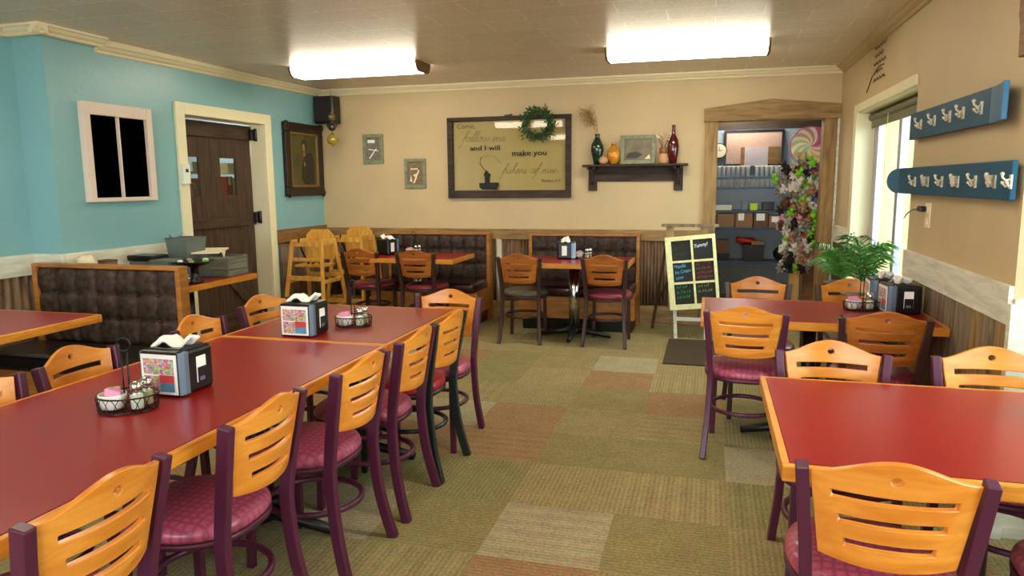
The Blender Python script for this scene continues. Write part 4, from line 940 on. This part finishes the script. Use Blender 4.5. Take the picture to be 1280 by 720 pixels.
cb = thing('chalkboard', 'six pane chalkboard in a distressed cream window frame with menu writing', 'chalkboard', (-.105, 6.955, .30)); cb.rotation_euler = (-.04, -.10, 0)
BW, BH = .232, .70
mb = MB(); mb.box(-BW, BW, -.025, .01, 0, .05).box(-BW, BW, -.025, .01, BH - .04, BH).box(-BW, -BW + .055, -.025, .01, .05, BH - .04).box(BW - .03, BW, -.025, .01, .05, BH - .04); mb.build('frame', M['distress'], cb, bevel=.003)
xa, xb = -BW + .055, BW - .03; xm = (xa + xb) / 2; zr = [.05, .255, .46, BH - .04]
MB().box(xm - .01, xm + .01, -.02, .008, .05, BH - .04).box(xa, xb, -.02, .008, zr[1] - .01, zr[1] + .01).box(xa, xb, -.02, .008, zr[2] - .01, zr[2] + .01).build('muntins', M['distress'], cb)
for c_, (u0, u1) in enumerate(((xa, xm - .01), (xm + .01, xb))):
    for r_ in range(3): MB().box(u0, u1, -.004, .0, zr[r_], zr[r_ + 1]).build('slate_pane', M['slate'], cb)
def chalk(txt, mm, x, z, size): 
    for k, ln in enumerate(txt.split('\n')): text('chalk_writing', ln, size, M[mm], cb, (x + .004 * (k % 2), -.0065, z - k * size * 1.15), rot=(PI / 2, -.12, 0), shear=.25, sx=.78, bold=.0004)
chalk('Yummy!', 'chalkw', xm + .018, .58, .050)
chalk('*Vanilla\nIce Cream\n cone', 'chalkb', xa + .012, .395, .046)
def scrawl(mm, x, z, lines, h_, w_):       # hurried chalk handwriting, illegible in the place too
    rn = random.Random(len(mm) * 7 + int(z * 1000))
    for k in range(lines):
        mb = MB(); px = x + rn.uniform(0, .012); zz = z - k * h_ * 1.9
        while px < x + w_ * rn.uniform(.85, 1.0):
            n = rn.randint(5, 8); pts = []
            for q in range(n): pts.append((px + q * .0058, -.0062, zz + (q % 2) * h_ * rn.uniform(.5, 1.15) + .06 * (px - x)))
            mb.tube(pts, .0026, 4); px += n * .0058 + .009
        mb.build('chalk_writing', M[mm], cb)
scrawl('chalkd', xa + .02, .61, 3, .026, .105)
scrawl('chalkr', xm + .022, .415, 4, .022, .135)
scrawl('chalkg', xa + .016, .205, 3, .026, .125)
scrawl('chalky', xm + .026, .205, 2, .026, .12)
tag(MB().box(-.34, .62, 5.93, 6.90, 0, .012).build('doormat', M['mat'], bevel=.004), 'dark brown rectangular doormat on the carpet before the chalkboard', 'doormat')

# ================================================================ HOOK RACKS (right wall)
def hook(parent, y, z, x, up=1, big=False):
    mb = MB(); mb.box(x - .006, x, y - .009, y + .009, z - .026, z + .024)
    mb.tube([(x - .004, y, z + .008), (x - .02, y, z + .004), (x - .03, y, z + .014), (x - .031, y, z + .024)], .0045, 8).ball((x - .031, y, z + .027), .0075, 10)
    for s in (-1, 1): mb.tube([(x - .004, y, z - .010), (x - .014, y + s * .012, z - .018), (x - .022, y + s * .020, z - .006)], .004, 8).ball((x - .022, y + s * .020, z - .004), .0065, 10)
    if big: mb.lathe([(.006, -.022), (.010, 0), (.017, .022), (.018, .024)], (x - .022, y, z - .0), 12)
    bmesh.ops.transform(mb.b, matrix=Matrix.Translation((x, y, z)) @ Matrix.Scale(1.12, 4) @ Matrix.Translation((-x, -y, -z)), verts=mb.b.verts)
    mb.build('coat_hook', M['hook'], parent)
sk = thing('hook_rack', 'lower teal ski board coat rack with rounded tip on the right wall', 'coat rack', (XR, 0, 1.495), group='ski board coat racks')
prof = [(3.31, -.080), (5.10, -.078)] + [(5.10 + .31 * math.cos(a), .0 + .078 * math.sin(a)) for a in [-PI / 2 + PI * i / 14 for i in range(1, 14)]] + [(5.10, .078), (3.31, .080)]
# tip ends at y=5.45
MB().prism(prof, -.045, -.022, 'X').build('board', M['teal'], sk, bevel=.004)
MB().prism([(5.08, -.077)] + [q for q in prof if q[0] > 5.09] + [(5.08, .077)], -.047, -.0445, 'X').build('blue_tip', M['tealtip'], sk)
for y in (4.6, 3.8): MB().box(-.022, 0, y - .04, y + .04, -.03, .03).build('spacer', M['barn'], sk)
for y, bg_ in ((4.70, 0), (4.44, 1), (4.19, 0), (3.94, 1), (3.70, 0), (3.47, 1), (3.30, 0)): hook(sk, y, -.005, -.045, big=bool(bg_))
s2 = thing('hook_rack', 'upper teal ski board coat rack with upturned blue end', 'coat rack', (XR, 0, 1.815), group='ski board coat racks')
mb = MB(); pts = [(4.91, 0), (3.64, 0)] + [(3.64 - .27 * i / 8, .035 * (i / 8) ** 2) for i in range(1, 9)]
mb2 = MB()
def slab(mb, pts, off):
    V = []
    for y, o in pts: V.append([mb.b.verts.new((-.022 - o, y, -.077)), mb.b.verts.new((-.022 - o, y, .077)), mb.b.verts.new((-.045 - o, y, .077)), mb.b.verts.new((-.045 - o, y, -.077))])
    for A, B in zip(V, V[1:]):
        for k in range(4): mb.b.faces.new((A[k], A[(k + 1) % 4], B[(k + 1) % 4], B[k]))
    mb.b.faces.new(V[0]); mb.b.faces.new(V[-1])
slab(mb, pts[:3], 0); mb.build('board', M['teal'], s2, bevel=.003); slab(mb2, pts[2:], 0); mb2.build('upturned_tip', M['tealtip'], s2, bevel=.003)
for y in (4.7, 3.9): MB().box(-.022, 0, y - .04, y + .04, -.03, .03).build('spacer', M['barn'], s2)
for y in (4.66, 4.40, 4.14, 3.94, 3.70): hook(s2, y, .0, -.045)
# outlet, switch, decal, things at the top right corner
ol = thing('wall_outlet', 'white outlet plate on the right wall under the ski racks', 'outlet', (XR, 4.56, 1.30))
MB().box(-.008, 0, -.045, .045, -.07, .07).build('cover_plate', M['papercream'], ol, bevel=.002); MB().box(-.012, -.008, -.018, .018, .012, .05).box(-.012, -.008, -.018, .018, -.05, -.012).build('socket', M['white'], ol)
pg = thing('power_plug', 'black power plug and cord in the right wall outlet', 'plug', (XR - .012, 4.58, 1.335)); MB().box(-.035, 0, -.02, .05, -.016, .016).build('plug_body', M['black'], pg, bevel=.006)
MB().tube([(-.02, .04, 0), (-.03, .15, -.01), (-.03, .28, -.04), (-.02, .37, -.07)], .004, 6).build('cord', M['black'], pg)
sw = thing('light_switch', 'white switch plate low on the casing beside the right window', 'switch', (XR - .02, 6.86, .95)); MB().box(-.008, 0, -.03, .03, -.06, .06).build('cover_plate', M['white2'], sw, bevel=.002); MB().box(-.016, -.008, -.006, .006, -.012, .012).build('toggle', M['papercream'], sw)
ls = thing('door_sensor', 'small white box on the left casing of the plank door', 'sensor', (XL + .025, 5.33, 1.52)); MB().box(0, .03, -.04, .04, 0, .17).build('case', M['white2'], ls, bevel=.004); MB().box(.03, .034, -.015, .015, .10, .13).build('button', M['black'], ls)
dc = thing('wall_lettering', 'faint grey script lettering high on the right wall by the ceiling', 'lettering', (XR - .001, 5.98, 2.22)); mb = MB()
for k in range(5): 
    pts = [(-.002, .30 - i * .03, .28 - k * .06 + .014 * math.sin(i * 2.1 + k)) for i in range(14 - (k % 2) * 3)]; mb.tube(pts, .0035, 4)
mb.build('script_strokes', M['inkfaint'], dc); MB().tube([(-.002, .52, -.02), (-.002, .35, .08), (-.002, .1, .13), (-.002, -.05, .12)], .004, 4).build('rod_stroke', M['inkgrey'], dc)
wp = thing('wall_plaque', 'brown carved wooden plaque cut off by the top right corner', 'plaque', (XR, 3.36, 1.98)); MB().prism([(-.13, 0), (.035, .0), (.045, .12), (.065, .17), (.065, .5), (-.13, .5)], -.03, 0, 'X').build('board', M['railwood'], wp, bevel=.004)

# ================================================================ PLANTS
def make_palm(seed, n, L0, spread):
    t = thing('potted_palm', 'x', 'plant'); rnd = random.Random(seed)
    MB().lathe([(.09, 0), (.10, .01), (.13, .24), (.14, .25), (.14, .27), (.12, .27), (.115, .24)], seg=24).build('pot', M['terracotta'], t)
    MB().cyl((0, 0, .2), (0, 0, .235), .115).build('soil', M['darkwood'], t)
    mb = MB(); mst = MB()
    for k in range(n):
        a = 2 * PI * k / n * 2.4 + rnd.uniform(-.3, .3); L = L0 * rnd.uniform(.7, 1.1); out = spread * rnd.uniform(.4, 1.1); pts = []
        for q in range(13):
            u = q / 12; pts.append(Vector((math.cos(a) * out * u ** 1.3, math.sin(a) * out * u ** 1.3, .23 + L * (u - .52 * u ** 2.6))))
        mst.tube(pts, [.006 * (1 - .7 * i / 12) for i in range(13)], 5)
        for q in range(4, 22):
            u = q / 22; i = min(11, int(u * 12)); p = pts[i].lerp(pts[i + 1], u * 12 - i); tg = (pts[i + 1] - pts[i]).normalized(); side = tg.cross(Vector((0, 0, 1))).normalized()
            for s in (-1, 1):
                ll = .17 * math.sin(PI * min(1, u * .9 + .12)) + .03; d = (side * s * .8 + tg * .7 + Vector((0, 0, -.15 + rnd.uniform(-.12, .12)))).normalized(); e = p + d * ll + Vector((0, 0, -ll * .35)); mm = p + d * ll * .5; wv = tg * .0055
                mb.face([p - wv * .5, mm - wv, e, mm + wv, p + wv * .5])
    mst.build('stems', M['palm'], t); mb.build('fronds', M['palm'], t)
    return t
# low plant bench under the window
pb = thing('plant_bench', 'low dark bench under the right window carrying the palms', 'bench', (.98, 6.0, 0)); MB().box(-.16, .18, -.85, .60, .40, .44).build('top', M['darkwood'], pb, bevel=.004)
for x in (-.15, .15):
    for y in (-.8, .7): MB().box(x - .02, x + .02, y - .02, y + .02, 0, .40).build('leg', M['darkwood'], pb)
pp = make_palm(4, 11, .80, .24); pp.location = (1.05, 5.45, .44); pp['label'] = 'green palm in front of the right window, nearer and taller one'; pp['group'] = 'palms by the window'
pq = make_palm(8, 11, .62, .24); pq.location = (1.02, 6.05, .44); pq['label'] = 'low green palm by the window next to the doorway post'; pq['group'] = 'palms by the window'

# ================================================================ BINS ON THE SMALL TABLE
zt = .7612
def bin_(name, label, x, y, w0, w1, d0, d1, h_, rz=0, m_=None, rim=True):
    t = thing(name, label, 'bin', (x, y, zt), rz); mb = MB()
    A = [(-w0, -d0, 0), (w0, -d0, 0), (w0, d0, 0), (-w0, d0, 0)]; B = [(-w1, -d1, h_), (w1, -d1, h_), (w1, d1, h_), (-w1, d1, h_)]
    for k in range(4): mb.face([A[k], A[(k + 1) % 4], B[(k + 1) % 4], B[k]])
    mb.face(A); mb.build('tub', m_ or M['gris'], t, solid=.006)
    if rim:
        mb = MB(); mb.tube(B, .007, 6, True); mb.build('rolled_rim', m_ or M['gris'], t)
        for s in (-1, 1): MB().tube([(s * w1 * .5, s * 0 - d1, h_), (s * w1 * .5, -d1 - .005, h_ + .03), (s * w1 * .5 + .03, -d1, h_)], .005, 6).build('handle', m_ or M['gris'], t)
    return t
b1 = bin_('grey_bin', 'tall flared grey bin at back of the small table, left of the plank door', -4.15, 4.97, .07, .10, .09, .12, .32, 0)
b2 = bin_('grey_bin', 'grey bin with cream folder lying across its top', -4.06, 5.08, .08, .09, .09, .10, .19, 0, rim=False)
t = thing('cream_folder', 'cream paper folder lying across the grey bins', 'folder', (-4.04, 5.10, zt + .197), .4); MB().box(-.12, .12, -.17, .17, 0, .012).build('sheets', M['papercream'], t, rot=(.03, 0, 0)); MB().prism([(-.06, 0), (.06, 0), (0, -.07)], .118, .121, 'X').build('flap', M['papercream'], t)
cr = thing('slatted_crate', 'grey slatted wooden crate at the right end of the small table', 'crate', (-3.92, 5.14, zt), .0); mb = MB()
for z in (.0, .055, .11):
    mb.box(-.13, .13, -.13, -.118, z, z + .05).box(-.13, .13, .118, .13, z, z + .05).box(-.13, -.118, -.118, .118, z, z + .05).box(.118, .13, -.118, .118, z, z + .05)
mb.build('slats', M['grisw'], cr, bevel=.002); MB().box(-.12, .12, -.12, .12, .002, .01).build('bottom', M['grisw'], cr); MB().box(-.118, -.1, -.118, -.1, 0, .165).box(.1, .118, -.118, -.1, 0, .165).box(.1, .118, .1, .118, 0, .165).box(-.118, -.1, .1, .118, 0, .165).build('corner_post', M['grisw'], cr)
pl = thing('round_tray', 'round black tray stand with green and white bits above the booth back', 'tray', (-3.83, 4.66, zt)); MB().lathe([(.06, 0), (.065, .01), (.03, .03), (.03, .12), (.11, .15), (.15, .165), (.148, .17), (.10, .157), (.03, .15)]).build('stand', M['black'], pl)
for k, (cc, nn) in enumerate((('green', 'green'), ('paper', 'white'), ('pink', 'pink'), ('paper', 'white'), ('green', 'green'))):
    o = MB().ball((0, 0, .012), .02, 10, (1.3, 1, .6)).build('wrapped_candy', M[cc], loc=(-3.83 + .1 * math.cos(k * 1.3), 4.66 + .1 * math.sin(k * 1.3), zt + .158)); tag(o, nn + ' wrapped piece on the round black tray', 'candy', 'wrapped pieces on the round tray')
t = thing('black_tray', 'shallow black tray on the small table, above the booth back', 'tray', (-4.22, 4.62, zt)); MB().box(-.12, .12, -.09, .09, .17, .215).build('lid', M['black'], t, bevel=.01); MB().box(-.11, .11, -.08, .08, 0, .17).build('body', M['gris'], t, bevel=.008)
t = thing('grey_tub', 'low grey tub between the black tray and the round tray', 'tub', (-4.02, 4.58, zt)); MB().box(-.08, .08, -.08, .08, 0, .18).build('body', M['gris'], t, bevel=.012); MB().box(-.085, .085, -.085, .085, .165, .185).build('rim', M['gris'], t, bevel=.004)
t = thing('white_cup', 'small white cup on the small table behind the booth end', 'cup', (-3.80, 4.50, zt)); MB().lathe([(.022, 0), (.025, .003), (.033, .08), (.031, .08), (.024, .008)]).build('cup', M['white2'], t); MB().tube([(.031, 0, .06), (.05, 0, .055), (.048, 0, .03), (.028, 0, .022)], .004, 6).build('handle', M['white2'], t)
# ledge behind the booth back (left)
lg = thing('wall_ledge', 'narrow wooden ledge along the blue wall behind the booth', 'ledge', (XL, 4.24, .0)); MB().box(.03, .16, -.16, .17, .86, .885).build('board', M['railwood'], lg, bevel=.003); MB().box(.0, .03, -.16, .17, .75, .86).build('cleat', M['railwood'], lg)
t = thing('paper_bundle', 'crumpled beige paper bundle on the ledge behind the booth', 'paper bundle', (-4.335, 4.16, .886)); mb = MB(); rnd = random.Random(2)
mb.ball((0, 0, .065), .065, 14, (1, 1.1, 1)); 
for v_ in mb.b.verts: v_.co += Vector((rnd.uniform(-1, 1), rnd.uniform(-1, 1), rnd.uniform(-1, .6))) * .012
mb.build('paper', M['papercream'], t)
t = thing('small_brown_box', 'small brown box on the ledge behind the booth, right of the paper bundle', 'box', (-4.34, 4.33, .886)); MB().box(-.05, .05, -.06, .06, 0, .07).build('carton', M['cardboard'], t, bevel=.003); MB().box(-.052, .052, -.062, .062, .06, .075).build('lid', M['cardboard2'], t, bevel=.002)

# ================================================================ BACK ROOM
su = thing('shelving_unit', 'blue grey steel shelving unit seen through the doorway', 'shelving', (0.62, 9.62, 0))
for z in (.50, .93, 1.14, 1.43, 1.56): MB().box(-.75, .60, -.20, .20, z - .025, z).build('shelf', M['cloudblue'], su, bevel=.003)
for x in (-.75, .57):
    for y in (-.2, .17): MB().box(x, x + .03, y, y + .03, 0, 1.62).build('post', M['cloudblue'], su)
k = 0
def cupstack(x, z, h_, label, grp):
    t = thing('cup_stack', label, 'cups', (x, 9.50, z), 0, grp); mb = MB()
    mb.lathe([(.020, 0), (.026, h_ - .01), (.028, h_ - .008), (.028, h_), (.02, h_)], seg=10); mb.build('cups', M['paper'], t); return t
c1 = cupstack(.10, 1.56, .13, 'white paper cup stack on the top shelf in the back room', 'cup stacks on the top shelf')
for i in range(1, 15): dup(c1, (.10 + i * .058 + (.05 if i > 6 else 0), 9.50, 1.56), 0, 'white paper cup stack on the top shelf in the back room', 'cup stacks on the top shelf')
c2 = cupstack(.10, 1.43, .10, 'white paper cup stack on the second shelf in the back room', 'cup stacks on the second shelf')
for i in range(1, 15): dup(c2, (.10 + i * .058, 9.50, 1.43), 0, 'white paper cup stack on the second shelf in the back room', 'cup stacks on the second shelf')
for x, w_, h_, lbl, mm in ((.02, .14, .14, 'small brown carton at the left end of the carton shelf', 'cardboard2'), (.20, .20, .17, 'brown carton second on the carton shelf in the back room', 'cardboard'), (.42, .20, .19, 'carton with two white labels on the carton shelf', 'cardboard'), (.62, .17, .19, 'carton with one big white label on the carton shelf', 'cardboard2'), (.80, .17, .15, 'low carton with white label at right of the carton shelf', 'cardboard'), (1.0, .17, .15, 'carton behind the toy post on the carton shelf', 'cardboard2')):
    t = thing('carton', lbl, 'box', (x, 9.55, .93)); MB().box(-w_ / 2, w_ / 2, -.12, .12, 0, h_).build('box_body', M[mm], t, bevel=.003)
    if 'label' in lbl: MB().box(-w_ / 2 + .03, 0 if 'two' in lbl else w_ / 2 - .04, -.1215, -.12, h_ * .45, h_ - .015).build('white_label', M['paper'], t)
for x, z, w_, h_, lbl, mm in ((.12, 1.14, .30, .06, 'pale tray of papers under the cups in the back room', 'galv'), (.42, 1.14, .07, .11, 'grey tin on the shelf under the cups', 'gris'), (.53, 1.14, .09, .08, 'yellow green jar on the shelf under the cups', 'chalky'), (.70, 1.14, .14, .10, 'dark machine on the shelf under the cups', 'black'), (.92, 1.14, .12, .08, 'dark tub behind the toy post under the cups', 'iron')):
    t = thing('shelf_item', lbl, 'container', (x, 9.52, z)); MB().box(-w_ / 2, w_ / 2, -.08, .08, 0, h_).build('body', M[mm], t, bevel=.008); MB().box(-w_ / 2 - .003, w_ / 2 + .003, -.083, .083, h_ - .015, h_ + .004).build('lid', M[mm], t, bevel=.003)
t = thing('brown_carton', 'open brown carton on the lower shelf in the back room', 'box', (.16, 9.55, .50)); MB().box(-.09, .09, -.12, .12, .10, .26).build('box_body', M['cardboard2'], t, bevel=.003); MB().box(-.1, .1, -.12, .12, 0, .10).build('dark_tray', M['black'], t, bevel=.003)
t = thing('black_crate', 'black crate heaped with red cloth on the lower shelf', 'crate', (.55, 9.55, .50)); MB().box(-.12, .12, -.13, .13, 0, .20).build('crate', M['black'], t, bevel=.006); MB().box(-.13, .13, -.135, .135, .185, .21).build('rim', M['iron'], t, bevel=.004)
t = thing('red_cloth', 'crumpled red cloth on top of the black crate', 'cloth', (.50, 9.53, .712)); mb = MB().ball((-.03, 0, .03), .08, 16, (1.7, 1, .45)).ball((-.10, -.02, .045), .05, 12, (1.5, 1, .6)); rnd = random.Random(4)
for v_ in mb.b.verts: v_.co += Vector((rnd.uniform(-.012, .012), 0, max(0, rnd.uniform(-.02, .03))))
mb.build('cloth', M['red'], t); MB().box(.02, .17, -.07, .06, -.001, .04).build('tan_packet', M['cardboard'], t)
t = thing('dark_bag', 'dark lumpy bag at the right of the lower shelf', 'bag', (.90, 9.52, .50)); MB().ball((0, 0, .1), .12, 16, (1, .8, .85)).build('bag', M['black'], t); MB().tube([(-.03, 0, .18), (0, 0, .23), (.04, 0, .18)], .008, 6).build('handle', M['iron'], t)
# notice board, clock, calendar
nbd = thing('notice_board', 'black framed pinkish notice board above the cups in the back room', 'notice board', (.53, 9.98, 1.70)); w_ = .37
MB().box(-w_, w_, -.02, 0, 0, .03).box(-w_, w_, -.02, 0, .43, .46).box(-w_, -w_ + .03, -.02, 0, .03, .43).box(w_ - .03, w_, -.02, 0, .03, .43).build('frame', M['black'], nbd); MB().box(-w_ + .03, w_ - .03, -.01, 0, .03, .43).build('board', M['pinkboard'], nbd)
MB().box(-.11, .18, -.03, -.01, .0, .24).build('poster', mat('pale notice poster', (196, 180, 178), .6, var=.15, nscale=14), nbd); MB().box(-.16, -.11, -.025, -.01, .0, .24).build('brown_panel', M['railwood'], nbd); MB().box(.18, .32, -.025, -.01, .02, .24).build('brown_panel', M['railwood'], nbd)
ck = thing('wall_clock', 'round white clock with dark rim left of the notice board', 'clock', (.10, 9.98, 1.90)); MB().cyl((0, 0, 0), (0, -.03, 0), .10, seg=32).build('rim', M['black'], ck); MB().cyl((0, -.03, 0), (0, -.034, 0), .088, seg=32).build('dial', M['papercream'], ck)
MB().tube([(0, -.036, 0), (0, -.036, .06)], .003, 4).tube([(0, -.036, 0), (.04, -.036, .01)], .003, 4).build('hands', M['black'], ck)
# display post with toys
dp = thing('display_post', 'wooden post stand topped with a round colourful swirl disc in the doorway', 'display stand', (.90, 8.2, 0))
MB().box(-.05, .05, -.05, .05, 0, 1.80).build('post', M['postwood'], dp, bevel=.004); MB().box(-.2, .2, -.2, .2, 0, .04).build('base', M['postwood'], dp, bevel=.004)
cols = [(206, 96, 130), (236, 222, 210), (208, 140, 104), (232, 224, 210), (216, 160, 110), (228, 222, 206), (186, 192, 120), (226, 226, 204), (176, 200, 130), (214, 222, 200), (140, 190, 150), (160, 206, 180), (204, 206, 110), (226, 220, 196), (222, 180, 110), (234, 220, 204), (224, 150, 140), (238, 226, 212), (216, 120, 140), (196, 70, 120)]
sm = [mat('swirl colour %d' % i, c, .35, var=.04) for i, c in enumerate(cols)]; mb = MB(); n = 20; R = .195
cen = Vector((.10, 0, 1.86))
for k in range(n):
    for q in range(8):
        r0_, r1_ = R * q / 8, R * (q + 1) / 8; tw0, tw1 = 1.1 * q / 8, 1.1 * (q + 1) / 8
        P = lambda r_, a_: cen + Vector((r_ * math.cos(a_), 0, r_ * math.sin(a_)))
        a0, a1 = 2 * PI * k / n, 2 * PI * (k + 1) / n
        pts = [P(r0_, a0 + tw0), P(r1_, a0 + tw1), P(r1_, a1 + tw1), P(r0_, a1 + tw0)]
        if q == 0: pts = pts[1:3] + [cen.copy()]
        mb.face([tuple(v_) for v_ in pts], mi=k)
bmesh.ops.remove_doubles(mb.b, verts=mb.b.verts, dist=1e-5)
mb.build('swirl_disc', sm, dp, solid=.02); MB().tube([cen + Vector((R * math.cos(a), 0, R * math.sin(a))) for a in [2 * PI * i / 32 for i in range(32)]], .012, 6, True).build('disc_rim', sm[0], dp)
MB().cyl((.05, .02, 1.60), (.09, .015, 1.80), .012).build('disc_stick', M['paper'], dp)
tcols = [('grey', (132, 122, 112)), ('brown', (92, 56, 36)), ('lime green', (128, 196, 40)), ('white', (214, 206, 196)), ('tan', (172, 126, 92)), ('dusty pink', (196, 140, 140)), ('purple', (92, 40, 140)), ('orange', (212, 92, 34)), ('black', (28, 22, 22)), ('pale grey', (168, 164, 156))]
wts = [18, 12, 24, 16, 12, 8, 2, 2, 6, 18]; tm = {n: mat('plush ' + n, c, .9, var=.2, nscale=40) for n, c in tcols}
def plush(n):
    mb = MB(); mb.ball((0, 0, 0), .030, 10, (1, .9, 1.1)).ball((0, -.01, .040), .023, 10).ball((-.017, 0, .058), .010, 8).ball((.017, 0, .058), .010, 8)
    for sx in (-1, 1): mb.ball((sx * .030, -.006, .010), .012, 8, (1.4, 1, 1)); mb.ball((sx * .018, -.012, -.030), .014, 8, (1, 1.3, 1))
    mb.tube([(0, 0, .06), (0, .01, .085)], .002, 4)
    return mb.build('plush_toy', tm[n])
protos = {}; rnd = random.Random(11)
pts_used = []
for k in range(235):
    n = rnd.choices([c[0] for c in tcols], wts)[0]
    if k < 10: n = tcols[k][0]
    z = .56 + 1.13 * ((k * .618) % 1.0); wdt = .20 if z > 1.0 else .13; cxo = .0 if z > .9 else -.02; a = rnd.uniform(0, 2 * PI); rr = wdt * rnd.uniform(.2, 1.3)
    loc = (.91 + cxo + rr * math.cos(a), 8.17 - abs(rr * math.sin(a)) * .55 - .02, z)
    if k >= 10 and any((Vector(loc) - q).length < .046 for q in pts_used): continue
    pts_used.append(Vector(loc))
    if n not in protos: o = plush(n); protos[n] = o
    else: o = protos[n].copy(); C.objects.link(o)
    o.location = loc; o.rotation_euler = (rnd.uniform(-.6, .6), rnd.uniform(-.8, .8), rnd.uniform(-1, 1)); s_ = rnd.uniform(.95, 1.35); o.scale = (s_, s_, s_)
    tag(o, 'one of the small %s plush trinkets covering the display post' % n, 'plush toy', 'plush trinkets on the display post')
ch = thing('side_cabinet', 'narrow brown wooden cabinet standing right of the display post', 'cabinet', (1.08, 8.35, 0)); MB().box(-.09, .09, -.1, .1, 0, .60).build('body', M['railwood'], ch, bevel=.004); MB().box(-.075, .075, -.106, -.1, .05, .56).build('door', M['railwood'], ch, bevel=.003); MB().ball((.05, -.112, .32), .01, 8).build('knob', M['gold'], ch)
bx = thing('salmon_box', 'upright salmon coloured box with green emblem right of the plush trinkets', 'box', (1.08, 8.33, .60)); MB().box(-.085, .085, -.06, .06, 0, .38).build('carton', M['palebox'], bx, bevel=.003); MB().prism([(-.03 + .02 * math.cos(q), .22 + .045 * math.sin(q)) for q in [2 * PI * i / 14 for i in range(14)]], -.0615, -.06).build('emblem', M['leaf'], bx)
print('objects', len(bpy.data.objects))
